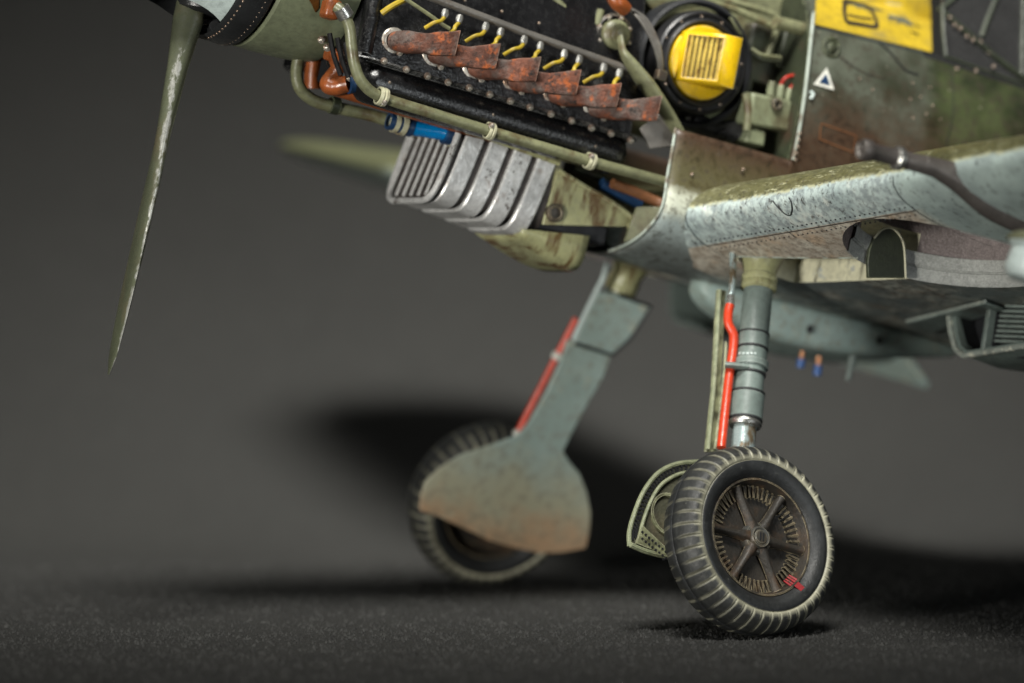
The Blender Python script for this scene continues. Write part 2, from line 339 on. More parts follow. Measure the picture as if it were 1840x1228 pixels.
def lerp(a, b, t): return a + (b - a) * t
bolt_me = G().lathe((0, 0, 0), (0, 0, 1), [(-.01, .034), (.008, .034), (.01, .026), (.03, .025), (.036, .015), (.04, .0005)], 8).mesh('bolt', 'bolt', 30)
rivet_me = G().lathe((0, 0, 0), (0, 0, 1), [(-.005, .02), (.004, .018), (.012, .010), (.014, .0005)], 8).mesh('rivet', 'bolt', 60)

# ================================================================== the paper sheet it stands on
g = G(); prof = [(8.0, 0)] + [(y, 0) for y in np.linspace(12, 50, 30)]
RR = 25
for i in range(1, 25):
    a = R(86) * i / 24; prof.append((50 + RR * math.sin(a), RR - RR * math.cos(a)))
y0, z0 = prof[-1]; prof.append((y0 + 2.5, z0 + 36))
xs = np.linspace(-45, 45, 31)
vs = [(x, y, z) for (y, z) in prof for x in xs]; n = len(xs)
g.add(vs, [(i * n + j, i * n + j + 1, (i + 1) * n + j + 1, (i + 1) * n + j) for i in range(len(prof) - 1) for j in range(n - 1)])
o = g.build('ground', 'paper'); o['kind'] = 'structure'

g = G(); rg = random.Random(3)
for _ in range(36000):
    d = 34 + 15 * rg.random() ** 1.15; x = (rg.random() - .5) * d * .30; h_ = .012 + .03 * rg.random() ** 2.5; a = rg.random() * 6.28; w_ = h_ * (.5 + .6 * rg.random())
    lx, ly = (rg.random() - .5) * h_, (rg.random() - .5) * h_
    g.add([(x + w_ * math.cos(a + k * 2.094), d + w_ * math.sin(a + k * 2.094), 0.0005) for k in range(3)] + [(x + lx, d + ly, h_)], [(0, 1, 3), (1, 2, 3), (2, 0, 3)])
M['fibre'] = paint('paper_fibre', (.024, .024, .0225), .7, rough=.8, bs=0)
o2 = g.build('paper_grain', 'fibre', o, 180); o2['kind'] = 'stuff'

# ================================================================== wing
def foil(u, t=.155):     # half thickness
    return 5 * t * (.2969 * math.sqrt(u) - .126 * u - .3516 * u ** 2 + .2843 * u ** 3 - .1036 * u ** 4)
def wing_le(Y):
    a = abs(Y); tip = max(0, (a - 11.9) / 1.5)
    return Vector((.98 - a * .06 - 1.35 * (1 - math.sqrt(max(0, 1 - min(1, tip) ** 2))), Y, 4.355 + a * .115))
def wing_chord(Y):
    a = abs(Y); tip = max(0, (a - 11.9) / 1.5); return (6.9 - a * .19) * max(.12, math.sqrt(max(0, 1 - min(.995, tip) ** 2)))
def wing_pt(Y, u, top):
    c = wing_chord(Y); le = wing_le(Y); th = foil(u) * c * (1 - .5 * min(1, max(0, abs(Y) - 6) / 7))
    cam_ = .02 * c * 4 * u * (1 - u); inc = R(1.7)
    z = (th * 1.2 if top else -th) + cam_; x = -u * c
    return le + Vector((x * math.cos(inc) + z * math.sin(inc), 0, z * math.cos(inc) + x * math.sin(inc)))
def wing_under(x, Y):    # point of the lower skin at x, Y
    lo, hi = 0, .9
    for _ in range(30):
        m_ = (lo + hi) / 2
        if wing_pt(Y, m_, False).x > x: lo = m_
        else: hi = m_
    return wing_pt(Y, lo, False)
def wing_ring(Y):
    us = [.5 * (1 - math.cos(math.pi * i / 24)) for i in range(25)]
    return [wing_pt(Y, u, True) for u in us[::-1]] + [wing_pt(Y, u, False) for u in us[1:-1]]
def make_wing(s):
    Ys = [0.6, 1.3, 2, 3, 4, 5, 6, 7.5, 9, 11, 11.9, 12.4, 12.8, 13.1, 13.3, 13.39]
    return G().rings([wing_ring(s * y) for y in Ys])
WC = Vector((-.85, 4.2, 0)); WR = 1.2
for s in (1, -1):
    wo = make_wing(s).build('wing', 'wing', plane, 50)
    cut = []
    zc = 4.41 + 4.2 * .115
    c1 = G().lathe((WC.x, s * WC.y, zc - 1.2), (0, 0, 1), [(0, WR), (1.32, WR)], 48, caps=True).mesh('cut', 'liner', 50)
    a_, b_, c_, d_ = (.27, 1.45), (-.42, 3.5), (-1.2, 3.2), (-.62, 1.45)
    g = G(); poly = [Vector((x, s * y, 3.3)) for x, y in (a_, b_, c_, d_)]
    g.add(poly + [Vector((p.x, p.y, 4.43 + abs(p.y) * .115)) for p in poly], [(0, 1, 2, 3), (7, 6, 5, 4), (0, 4, 5, 1), (1, 5, 6, 2), (2, 6, 7, 3), (3, 7, 4, 0)])
    c2 = g.mesh('cut', 'slot', 50)
    for cm in (c1, c2):
        co = bpy.data.objects.new('cutter', cm); col.objects.link(co); cut.append(co); co.parent = plane
        md = wo.modifiers.new('well', 'BOOLEAN'); md.object = co; md.operation = 'DIFFERENCE'; md.solver = 'EXACT'; md.material_mode = 'TRANSFER'
    bpy.context.view_layer.update()
    dg = bpy.context.evaluated_depsgraph_get()
    me = bpy.data.meshes.new_from_object(wo.evaluated_get(dg)); wo.modifiers.clear(); wo.data = me; me.name = 'wing'
    for co in cut: bpy.data.objects.remove(co)
    me.set_sharp_from_angle(angle=R(40))
    if s == 1: wing_port = wo
    # rim band round the wheel well
    rp = []
    for rr, dz in ((WR + .02, .0), (WR - .02, -.01), (WR - .02, .13), (WR - .045, .14), (WR - .045, .15), (WR - .06, .155), (WR - .06, .29), (WR, .30)):
        ring = []
        for j in range(34):
            a = R(-128 + 250 * j / 33) if s == 1 else -R(-128 + 250 * j / 33)
            x, y = WC.x - math.cos(a) * rr, WC.y + math.sin(abs(a)) * rr * (1 if (a > 0) == (s == 1) else -1)
            q = wing_under(x, s * y); ring.append(Vector((x, s * y, q.z + dz)))
        rp.append(ring)
    if s == 1: G().rings(rp, caps=False, closed=False).build('wheel_well_rim', 'liner_rim', wo, 40)
# panel seams and rivet lines on the near wing (narrow strips lying on the skin)
def strip(pts, wdt, nrm_off=.004):
    g = G(); r1 = []; r2 = []
    for i, p in enumerate(pts):
        d = (pts[min(i + 1, len(pts) - 1)] - pts[max(i - 1, 0)]).normalized()
        nn = Vector((.5, 0, -1)).normalized(); side = d.cross(nn).normalized()
        r1.append(p + side * wdt); r2.append(p - side * wdt)
    off = Vector((.004, 0, -.004)); return r1, r2
def under_line(f, Ys, wdt=.008, z=.005):
    g = G(); A, B = [], []
    for Y in Ys:
        u = f(Y); p = wing_pt(Y, u, False)
        p2 = wing_pt(Y, u + .004, False); tg = (p2 - p).normalized(); nn = Vector((tg.z, 0, -tg.x)); 
        if nn.z > 0: nn = -nn
        A.append(p + nn * z - tg * wdt); B.append(p + nn * z + tg * wdt)
    g.rings([A, B], caps=False, closed=False); return g
ubk = lambda Y: .35 / wing_chord(Y)
under_line(ubk, np.linspace(1.35, 5.12, 30)).build('panel_seam', 'gear_seam', wing_port)
g = G()
for Y in np.arange(1.45, 5.1, .085):
    for du in (-.07, .075):
        u = (.35 + du) / wing_chord(Y); p = wing_pt(Y, u, False); g.ball(p, .011, 6, 4)
o = g.build('rivet_row', 'gear_seam', wing_port); o['kind'] = 'stuff'
for Yl, u0, u1 in ((5.12, .0, .23), (1.36, .0, .10), (2.9, .05, .075)):      # chordwise seams
    A, B = [], []
    for i in range(16):
        u = u0 + (u1 - u0) * (i / 15) ** 1.6; p = wing_pt(Yl, u, False); c_ = wing_pt(Yl, .12, False) + Vector((0, 0, .3)); nn = (p - c_).normalized()
        A.append(p + nn * .005 + Vector((0, .008, 0))); B.append(p + nn * .005 - Vector((0, .008, 0)))
    G().rings([A, B], caps=False, closed=False).build('panel_seam', 'gear_seam', wing_port)
# inspection hatch outline (teardrop) at the leading edge
def pix(q):
    w_ = A0 + MM.T @ np.array(q) - np.array([0, 0, CAMH]); d = w_[1] * math.cos(PITCH) - w_[2] * math.sin(PITCH); u = w_[2] * math.cos(PITCH) + w_[1] * math.sin(PITCH)
    return 920 + FPX * w_[0] / d, 614 - FPX * u / d
def wing_hit(px, py, lo=1.4, hi=6.0, uc=.06, du=.06):
    best = None; Y0, U0, dY, dU = (lo + hi) / 2, uc, (hi - lo) / 2, du
    for _ in range(6):
        c_ = []
        for a in range(-6, 7):
            for b in range(-6, 7):
                Y, u = Y0 + dY * a / 6, max(.0005, U0 + dU * b / 6); p = wing_pt(Y, u, False); x, y = pix(p); c_.append(((x - px) ** 2 + (y - py) ** 2, Y, u))
        _, Y0, U0 = min(c_); dY /= 2.8; dU /= 2.8
    return wing_pt(Y0, U0, False)
hp = [wing_hit(px, py) + Vector((.008, 0, -.006)) for px, py in ((1388, 352), (1397, 370), (1410, 383), (1420, 387), (1424, 378), (1423, 364), (1418, 350))]
G().tube(hp, .006, 6).build('hatch_outline', 'gear_seam', wing_port)
se = [wing_under(lerp(.27, -.42, i / 23), lerp(1.5, 3.42, i / 23)) + Vector((0, 0, -.004)) for i in range(21)]
G().tube(se, .009, 6, smooth=False).build('slot_edge', 'edge_paint', wing_port)
# half-round bulkhead in the well, where the leg slot meets it
cb = [at(1560, 500, 3.1), at(1556, 462, 3.25), at(1566, 432, 3.4), at(1585, 414, 3.5), at(1606, 420, 3.45), at(1620, 440, 3.3), at(1622, 498, 3.1)]
g = G(); cc = [at(px, py, 3.12) for px, py in ((1556, 500), (1555, 470), (1558, 448), (1566, 428), (1580, 413), (1597, 410), (1612, 423), (1620, 445), (1623, 500))]
g.prism(cc, (0, .05, 0)).build('well_bulkhead', 'olive_dark', wing_port, bevel=.01)  # dark olive puts the shadow inside the well into the colour
G().tube([p + Vector((0, .05, 0)) for p in cc[3:]], .014, 6).build('bulkhead_lit_edge', 'slot', wing_port)  # pale tube added as the painted lit edge of the bulkhead
# the cannon in the wing
gt, gr = at(1548, 268, 6.05), at(1745, 318, 6.05)
gd = (gr - gt).normalized()
gun = G(); gun.lathe(gt, gd, [(0, .0005), (.02, .065), (0, .078), (-.01, .095), (.02, .112), (.10, .112), (.13, .088), (.40, .088), (.41, .115), (.47, .115), (.48, .088), (.85, .10), (1.9, .135), (2.3, .14)], 24)
gun = gun.build('wing_cannon', 'gun', plane, 40)
G().lathe(gt + gd * .42, gd, [(-.02, .10), (0, .125), (.05, .125), (.07, .10)], 24).build('barrel_band', 'steel', gun)
# blast trough and blister under the cannon
g = G(); pts = []
for i in range(9):
    x = .95 - i * .45; q = wing_under(min(x, wing_le(6.05).x - .05), 6.05); pts.append(Vector((x, 6.05, q.z + .03)) if i else Vector((x, 6.05, gr.z)))
g.tube(pts, [.10, .13, .15, .15, .14, .12], 14, flat=.8); g.build('blast_tube', 'gun', gun)
g = G(); sec = []
for i in range(13):
    t_ = i / 12; x = .3 - 4.4 * t_; hw = .62 * math.sin(math.pi * min(1, t_ * .93 + .05)) ** .6; q = wing_under(x, 7.35)
    sec.append([Vector((x, 7.35 + hw * math.cos(a), q.z + .06 - (.42 * hw / .62) * max(0, math.sin(a)))) for a in [math.pi * j / 14 for j in range(15)]])
g.rings(sec, caps=False, closed=False).build('cannon_blister', 'door', wing_port)
bb = G().lathe(at(1862, 448, 7.4), (.1, 0, -1), [(-.12, .0005), (-.10, .24), (-.04, .30), (.0, .28), (.03, .24), (.25, .25), (.33, .20), (.36, .0005)], 28).build('drum_fairing', 'pale', wing_port)
G().lathe(at(1862, 448, 7.4), (.1, 0, -1), [(-.13, .2), (-.10, .26), (-.05, .315), (-.01, .30)], 28).build('fairing_rim', 'olive', bb)
# outboard top skin fitting
G().tube([wing_pt(7.0, .22, True), wing_pt(7.0, .22, True) + Vector((0, 0, .16))], [.035, .03, .05], 8).build('gear_indicator_pin', 'white', wing_port)

# ================================================================== radiator under the near wing
def radiator(s, detail=True):
    x0 = -2.45; yi, yo = 1.95, 4.75
    zt = lambda x, y: wing_under(x, y).z
    g = G(); secs = []
    for x, drop in ((x0, .60), (x0 - .5, .66), (x0 - 1.3, .62), (x0 - 2.2, .45)):
        sec = []
        for (y, k) in ((yi, 0.0), (yi + .14, .45), (yi + .32, .85), (yi + .5, 1), (yo - .4, 1), (yo - .22, .85), (yo - .1, .45), (yo, 0)):
            sec.append(Vector((x, s * y, zt(x, y) + .03 - drop * k)))
        secs.append(sec)
    g.rings(secs, caps=False, closed=False)
    r = g.build('radiator_housing', 'gear', plane, 50, solid=.07, bevel=.012)
    if not detail: return
    G().tube([v + Vector((.02, 0, 0)) for v in secs[0]], .035, 8, smooth=False).build('intake_lip', 'silver_paint', r)
    for y in (2.70,):
        G().prism([Vector((x0 + .02, s * y, zt(x0, y) + .02)), Vector((x0 + .02, s * (y + .05), zt(x0, y) - .52)), Vector((x0 - .08, s * (y + .05), zt(x0, y) - .5)), Vector((x0 - .08, s * y, zt(x0, y)))], (0, .07 * s, 0)).build('divider', 'gear', r, bevel=.008)
    for k in range(9):
        G().box((x0 - .16, s * 3.62, zt(x0, 3.6) - .50 + k * .058), (.05, .82, .014)).build('cooling_fin', 'gear', r)
    G().box((x0 - .28, s * 2.75, zt(x0, 2.7) - .24), (.02, .62, .30)).build('radiator_core', 'deep', r)
    G().box((x0 - .55, s * 3.9, zt(x0, 3.9) - .22), (.02, .75, .34)).build('radiator_core', 'deep', r)
    cy_, cz_ = s * 3.35, zt(x0, 3.35) - .2
    inn = [[Vector((x, p.y + (.09 if p.y < cy_ else -.09), p.z + .085 if p.z < cz_ else p.z)) for p in secs[0]] for x in (x0 - .05, x0 - .7)]
    G().rings(inn, caps=False, closed=False).build('duct_shade', 'deep', r)  # black sheet added over the lit duct walls to paint in the shade
    # boundary layer plate ahead of the intake
    pl = lambda px, py: wing_hit(px, py, .8, 6.5, .36, .30) + Vector((0, 0, -.035))
    sp = G().prism([pl(1630, 572), pl(1772, 536), pl(1806, 548), pl(1665, 592)], (0, 0, -.03)).build('splitter_plate', 'gear', r, bevel=.006)
    G().tube([pl(1630, 572), pl(1700, 554), pl(1772, 536)], .018, 6, smooth=False).build('plate_edge', 'silver_paint', r)
M['silver_paint'] = paint('rubbed_lip', (.26, .29, .26), .2, chip=(.6, .6, .5), chip_at=(.55, .6), chip_freq=8, rough=.35, bs=.5)
radiator(1); radiator(-1, False)

# ================================================================== fuselage
def fsec(x):              # half width, half height, centre z
    if x > -3.5: return 1.30, 1.83, 5.86
    t_ = (-3.5 - x) / 11.5; return lerp(1.30, .16, t_ ** 1.1), lerp(1.83, .45, t_), lerp(5.86, 6.35, t_)
def fus_y(x, z, off=0):
    w_, h_, c_ = fsec(x); k = max(0, 1 - abs((z - c_) / h_) ** 2.5); return w_ * k ** (1 / 2.5) + off
def fring(x, n=56):
    w_, h_, c_ = fsec(x); out = []
    for j in range(n):
        a = 2 * math.pi * j / n; ca, sa = math.cos(a), math.sin(a)
        y = w_ * math.copysign(abs(ca) ** .8, ca); z = c_ + h_ * math.copysign(abs(sa) ** .8, sa)
        if x < -1.95 and x > -7: z = min(z, 7.14)
        out.append(Vector((x, y, z)))
    return out
fx = [-.36, -.5, -1, -1.5, -1.94, -1.96, -2.5, -3.5, -5, -6.9, -7.1, -9, -11, -13, -15]
fus = G().rings([fring(x) for x in fx], caps=True).build('fuselage', 'fuselage', plane, 50)
def fpt(px, py, off=.0):  # line of sight meets the port side of the fuselage
    q = at(px, py, 1.3)
    for _ in range(12): q = at(px, py, fus_y(q.x, q.z) * .5 + q.y * .5)
    q = q.copy(); q.y = fus_y(q.x, q.z) + off; return q
def patch(quad, off, name, mat, nx=10, ny=6, th=.02, parent=fus, **k):
    rows = []
    for i in range(ny + 1):
        t_ = i / ny; a = [lerp(quad[0][c], quad[3][c], t_) for c in (0, 1)]; b = [lerp(quad[1][c], quad[2][c], t_) for c in (0, 1)]
        rows.append([fpt(lerp(a[0], b[0], j / nx), lerp(a[1], b[1], j / nx), off) for j in range(nx + 1)])
    g = G(); g.rings(rows, caps=False, closed=False); g.rings([[p - Vector((0, th, 0)) for p in r] for r in rows], caps=False, closed=False)
    n_ = nx + 1; m_ = (ny + 1) * n_
    per = [j for j in range(n_)] + [i * n_ + nx for i in range(1, ny + 1)] + [ny * n_ + j for j in range(nx - 1, -1, -1)] + [i * n_ for i in range(ny - 1, 0, -1)]
    g.f += [(per[i], per[(i + 1) % len(per)], per[(i + 1) % len(per)] + m_, per[i] + m_) for i in range(len(per))]
    return g.build(name, mat, parent, 50, **k)
# pale edge of the open cowling frame
e = [fpt(px, py, .01) for px, py in ((1466, -30), (1463, 30), (1455, 110), (1448, 170), (1438, 235), (1427, 288))]
for p in e: p.x += .02
G().tube(e, .020, 8).build('frame_edge', 'edge_paint', fus)
G().tube([fpt(1454, 165, .02), fpt(1459, 170, .03), fpt(1455, 178, .02)], .02, 8).build('frame_lug', 'pale', fus)
yp = patch(((1470, -60), (1668, -60), (1674, 94), (1464, 44)), .012, 'yellow_panel', 'yellow_skin', 14, 8)
def stroke(pts, r, name, mat, parent, off=.022, k=5, flat=.25, closed=False):
    P = [fpt(px, py, off) for px, py in pts]
    if closed: P.append(P[0])
    A, B = [], []; P = smooth_path(P, k)
    for i, p in enumerate(P):
        d = (P[min(i + 1, len(P) - 1)] - P[max(i - 1, 0)]); d.y = 0; d.normalize(); sd = Vector((-d.z, 0, d.x)) * r
        A.append(p + sd); B.append(p - sd)
    for L_ in (A, B):
        for q in L_: q.y = fus_y(q.x, q.z) + off
    g = G(); g.rings([A, B], caps=False, closed=False); return g.build(name, mat, parent, 60)
M['mark'] = paint('black_mark', (.03, .022, .012), .3, rough=.5)
stroke(((1519, 40), (1516, 20), (1518, 4), (1530, 0), (1548, 4), (1562, 16), (1571, 32), (1573, 48), (1548, 45), (1519, 40)), .028, 'letter', 'mark', yp, .017)
stroke(((1522, 27), (1545, 32), (1566, 35)), .014, 'letter', 'mark', yp, .019)
for q in ((1640, 40, 1655, 52), (1636, 58, 1650, 62), (1648, 46, 1644, 72)):
    stroke(((q[0], q[1]), (q[2], q[3])), .010, 'stencil_mark', 'mark', yp, .017)
patch(((1591, 4), (1618, 8), (1620, 34), (1598, 28)), .018, 'worn_patch', M['cream'], 3, 3, .004, yp)
# warning triangle
tri = [(1485, 122), (1498, 162), (1461, 152)]
tc = (sum(p[0] for p in tri) / 3, sum(p[1] for p in tri) / 3)
def tri_mesh(k, off, name, mat):
    g = G(); ps = [fpt(tc[0] + (x - tc[0]) * k, tc[1] + (y - tc[1]) * k, off) for x, y in tri]; g.prism(ps, (0, -.004, 0)); return g.build(name, mat, fus)
tri_mesh(1.0, .012, 'triangle_border', 'white'); tri_mesh(.52, .017, 'triangle_centre', M['navy'])
# round filler boss and seams on the side panel
c_ = fpt(1492, 86, 0); hb = G().lathe(c_, (0, 1, .1), [(-.03, .135), (.025, .13), (.035, .105), (.02, .095), (.03, .05), (.05, .035), (.055, .0005)], 24).build('filler_cap', 'olive_dark', fus)
def seam(pts, w_=.007, mat='gear_seam', name='panel_seam'): stroke(pts, w_, name, mat, fus, .006, 4)
seam(((1708, 120), (1712, 200), (1700, 262)), .006); seam(((1580, 78), (1600, 95), (1625, 125), (1650, 135)), .012, 'black'); seam(((1464, 48), (1560, 72), (1672, 100), (1840, 158)), .008)
seam(((1505, 100), (1550, 130), (1590, 142)), .006, 'rim')
M['rustline'] = paint('rust_line', (.16, .065, .025), .3, rough=.5)
for q in (((1475, 222), (1538, 244)), ((1538, 244), (1533, 274)), ((1475, 222), (1472, 250)), ((1472, 250), (1533, 274))): seam(q, .007, 'rustline', 'access_panel_edge')
for px, py in ((1545, 142), (1568, 162), (1640, 150), (1672, 158), (1655, 175), (1665, 205), (1636, 178), (1676, 190), (1641, 212), (1690, 215)):
    place(rivet_me, 'rivet', fpt(px, py, .0), (0, 1, 0), fus, .8)
for k in range(5):
    q = at(1438 - k * 2, 240 + k * 12, 1.33); place(rivet_me, 'rivet', q, (0, 1, 0), fus, 1.0)
# canopy: smoked panes in a frame
cz = G(); sill = [fpt(1690, 98, .0), fpt(1900, 172, .0)]
def cp(px, py): # canopy side plane leaning inward
    return atp(px, py, (-2, 1.02, 7.15), (0, .93, .37))
pane_pts = [cp(1694, 20), cp(1698, 102), cp(1900, 170), cp(1900, -120), cp(1694, -120)]
can = G().prism(pane_pts, (0, -.03, -.01)).build('canopy_pane', 'glass_dark', plane)
for pts, r in ((((1692, 10), (1694, 60), (1698, 102)), .03), (((1698, 102), (1770, 128), (1840, 152), (1900, 172)), .03), (((1693, 22), (1740, 62), (1790, 105), (1845, 146)), .055),
               (((1800, -30), (1775, 30), (1762, 66)), .03), (((1838, -30), (1836, 60), (1834, 140)), .035), (((1684, 18), (1700, 8), (1722, -12)), .03)):
    P = [cp(a, b) + Vector((0, .01, 0)) for a, b in pts]
    G().tube(P, r, 6, flat=.6).build('canopy_frame', 'frame_green', can)
for px, py in ((1703, 32), (1712, 45), (1722, 52), (1734, 66), (1745, 72), (1758, 76), (1782, 120), (1716, 124), (1750, 128)):
    place(rivet_me, 'rivet', cp(px, py) + Vector((0, .05, 0)), (0, 1, .4), can, 1.3)
# tail surfaces far behind
for s in (1, -1):
    G().prism([Vector((-14.2, s * .2, 6.9)), Vector((-14.7, s * 4.4, 6.9)), Vector((-16.2, s * 4.2, 6.9)), Vector((-16.4, s * .2, 6.9))], (0, 0, -.18)).build('tailplane', 'door', plane, bevel=.06)
G().prism([Vector((-13, -.08, 6.6)), Vector((-14.3, -.08, 9.2)), Vector((-15.6, -.08, 9.2)), Vector((-16.5, -.08, 6.3))], (0, .16, 0)).build('tail_fin', 'fuselage', plane, bevel=.05)
# inboard flap of the far wing hanging down
fl = [wing_pt(-y, .78, False) for y in (2.0, 6.6)]
G().prism([fl[0] + Vector((0, 0, -.05)), fl[1] + Vector((0, 0, -.05)), fl[1] + Vector((-.75, 0, -.62)), fl[0] + Vector((-.75, 0, -.62))], (-.02, 0, .10)).build('wing_flap', 'door', plane, bevel=.02)

# lower cowling shell ahead of the frame, with wing-root fillet
def shell_sec(x):
    k = max(0, min(1, (1.2 - x) / 1.6)); fl_ = .16 * k
    prof = [(1.25, 5.42 + .03 * k), (1.28, 5.15), (1.30 + fl_ * .3, 4.85), (1.34 + fl_, 4.60), (1.28 + fl_, 4.40), (1.02, 4.19), (.68, 4.06), (.35, 3.99), (0, 3.97)]
    P = smooth_path([Vector((x, y, z)) for y, z in prof], 4); Q = [Vector((p.x, -p.y, p.z)) for p in P[:-1]][::-1]
    return P + Q
g = G(); g.rings([shell_sec(x) for x in np.linspace(1.2, -.6, 12)], caps=False, closed=False)
M['shell_in'] = M['olive']
low = g.build('lower_cowling', 'fuselage', plane, 50, solid=.03)
es = shell_sec(1.2)
G().tube(es[: 33], .018, 8, smooth=False).build('cowling_lip', 'edge_paint', low)
seam_pts = [Vector((x, 1.36, 4.44)) for x in (1.2, .6)]
for px, py in ((1243, 314), (1335, 305)):
    place(rivet_me, 'rivet', at(px, py, 1.3) + Vector((0, .01, 0)), (0, 1, 0), low, 1.2)
# belly plating behind
g = G(); secs = []
for x in np.linspace(-.3, -6.5, 14):
    secs.append([Vector((x, 1.32 * math.cos(a), 4.45 - (.42 - max(0, (-x - 4)) * .03) * math.sin(a))) for a in [math.pi * j / 20 for j in range(21)]])
g.rings(secs, caps=False, closed=False).build('belly_skin', 'wing', plane, 50)

# ================================================================== bomb rack under the belly
g = G(); secs = []
for i, (x, top, bot, hw) in enumerate([(-.16, 3.98, 3.90, .12), (-.25, 4.0, 3.74, .22), (-.55, 4.02, 3.60, .30), (-1.1, 4.05, 3.50, .33), (-1.8, 4.05, 3.50, .33), (-2.6, 4.05, 3.60, .32), (-3.3, 4.05, 3.76, .28), (-4.0, 4.05, 3.93, .16)]):
    m_ = (top + bot) / 2; hh = (top - bot) / 2
    secs.append([Vector((x, hw * math.copysign(abs(math.cos(a)) ** .55, math.cos(a)), m_ + hh * math.copysign(abs(math.sin(a)) ** .55, math.sin(a)))) for a in [2 * math.pi * j / 24 for j in range(24)]])
rack = g.rings(secs).build('bomb_rack', 'door', plane, 60, sub=1)
for px, py in ((1455, 592), (1580, 612)):
    q = at(px, py, .335); G().lathe(q, (0, 1, 0), [(-.1, .0005), (-.02, .045), (.012, .062), (.012, .045), (-.01, .04)][1:], 16).build('rack_hole', 'gear', rack)
    G().lathe(q, (0, 1, 0), [(.006, .045), (.008, .0005)], 16).build('hole_recess', 'deep', rack)
for px, py, py2 in ((1440, 632, 661), (1470, 641, 675)):
    a, b = at(px + 2, py, .05), at(px - 2, py2, .05); m_ = a.lerp(b, .45)
    f_ = G().tube([a, m_], [.035, .045, .03], 10, smooth=False).build('fuze_contact', 'copper', rack)
    G().tube([m_, b], [.05, .055, .05], 10, smooth=False).build('blue_plug', 'blue_cap', rack)
a, b = at(1535, 632, .05), at(1523, 684, .05)
G().tube([a, a.lerp(b, .45), a.lerp(b, .5), b], [.05, .045, .035, .03], 10, smooth=False).build('sway_arm', 'gear', rack)

# ================================================================== nose: spinner, propeller, front cowl ring
ZT = 6.17; X = Vector((1, 0, 0))
cowl = G().lathe((0, 0, ZT), X, [(5.18, .93), (5.18, 1.0), (5.30, 1.04), (5.55, 1.06), (5.85, 1.07), (6.08, 1.07), (6.11, 1.04), (6.11, .9), (5.3, .88)], 72).build('nose_cowl_ring', 'cowl', plane, 35)
q = atp(565, -2, (5.5, 0, ZT), (0, 1, 0))
def ring_pt(px, py, r):
    q = at(px, py, .6)
    for _ in range(20):
        d = r * r - (q.z - ZT) ** 2; q = at(px, py, math.sqrt(max(.01, d)))
    return q
st = [ring_pt(*p, 1.066) for p in ((552, -6), (560, 8), (566, 22), (572, 14), (573, -6))]
G().prism([p + Vector((0, .0, 0)) for p in st], (0, .012, -.006)).build('oil_stain', 'oil', cowl)
spin = G().lathe((0, 0, ZT), X, [(6.16, .90), (6.16, 1.075), (6.20, 1.10), (6.40, 1.095), (6.52, 1.08), (6.54, 1.065)], 96).build('spinner_backplate', 'spin_black', plane, 35)
cone = G().lathe((0, 0, ZT), X, [(6.54, 1.055), (6.8, .98), (7.2, .84), (7.6, .64), (7.95, .36), (8.1, .01)], 96, caps=True).build('spinner', 'pale', plane, 60)
for k in range(96):
    a = 2 * math.pi * k / 96
    if math.cos(a) > -.2 and not (-1.2 < a - math.pi < 1.2): pass
    if k % 1 == 0 and (math.pi * .3 < a < math.pi * 1.7):
        d = Vector((0, math.sin(a), math.cos(a)))
        place(rivet_me, 'rivet', Vector((6.47, 0, ZT)) + d * 1.088, d, spin, .8); place(rivet_me, 'rivet', Vector((6.24, 0, ZT)) + d * 1.096, d, spin, .6)
# the blade that hangs down, its collar and black root opening
tip = at(195, 674, 6.72, 0); root = Vector((6.72, 0, ZT)); bd = (tip - root).normalized()
BL = (tip - root).length
def blade_obj(bd, BL, name_parent):
    tdir = X.cross(bd).normalized(); secs = []; ed = []
    for i in range(26):
        t_ = i / 25; r = .62 + (BL - .62) * t_
        chord = np.interp(t_, [0, .08, .2, .4, .6, .8, .93, .98, 1], [.30, .32, .42, .56, .60, .52, .36, .22, .05])
        thk = np.interp(t_, [0, .08, .2, .4, .6, .8, 1], [.33, .32, .22, .14, .10, .07, .02])
        beta = R(np.interp(t_, [0, .2, .5, 1], [30, 26, 10, 5]))
        cd_ = tdir * math.cos(beta) * SG + X * math.sin(beta); th_ = bd.cross(cd_).normalized(); c0 = root + bd * r
        for j in range(20): ed.append(max(0, -SG2 * math.cos(2 * math.pi * j / 20)) * min(1, .55 + t_ * 2.2) + (.03 if t_ > .7 else 0))
        secs.append([c0 + cd_ * (chord / 2) * math.cos(a) + th_ * (thk / 2) * math.sin(a) * (1 + .35 * math.cos(a)) for a in [2 * math.pi * j / 20 for j in range(20)]])
    b_ = G().rings(secs).build('propeller_blade', 'blade', plane, 70)
    at_ = b_.data.attributes.new('dust', 'FLOAT', 'POINT'); at_.data.foreach_set('value', ed)
    G().lathe(root + bd * .70, bd, [(-.2, .12), (-.18, .155), (-.04, .155), (-.02, .135), (0, .155), (.03, .165), (.05, .145), (.07, .165), (.10, .165), (.12, .15), (.14, .10)], 32).build('blade_collar', 'steel', b_)
    return b_
SG = 1; SG2 = -1
blade_obj(bd, BL, None)
for s in (1, -1):
    d2 = Matrix.Rotation(s * R(120), 3, X) @ bd; blade_obj(d2, BL, None)
cutters = []
for k in range(3):                    # round openings in the spinner for the blade roots
    d2 = Matrix.Rotation(k * R(120), 3, X) @ bd
    cm = G().lathe(root + d2 * .30, d2, [(0, .50), (1.4, .50)], 40, caps=True).mesh('cut', 'spin_black', 50)
    co = bpy.data.objects.new('cutter', cm); col.objects.link(co); co.parent = plane; cutters.append(co)
    md = cone.modifiers.new('opening', 'BOOLEAN'); md.object = co; md.operation = 'DIFFERENCE'; md.solver = 'EXACT'; md.material_mode = 'TRANSFER'
bpy.context.view_layer.update()
me = bpy.data.meshes.new_from_object(cone.evaluated_get(bpy.context.evaluated_depsgraph_get())); cone.modifiers.clear(); cone.data = me; me.name = 'spinner'
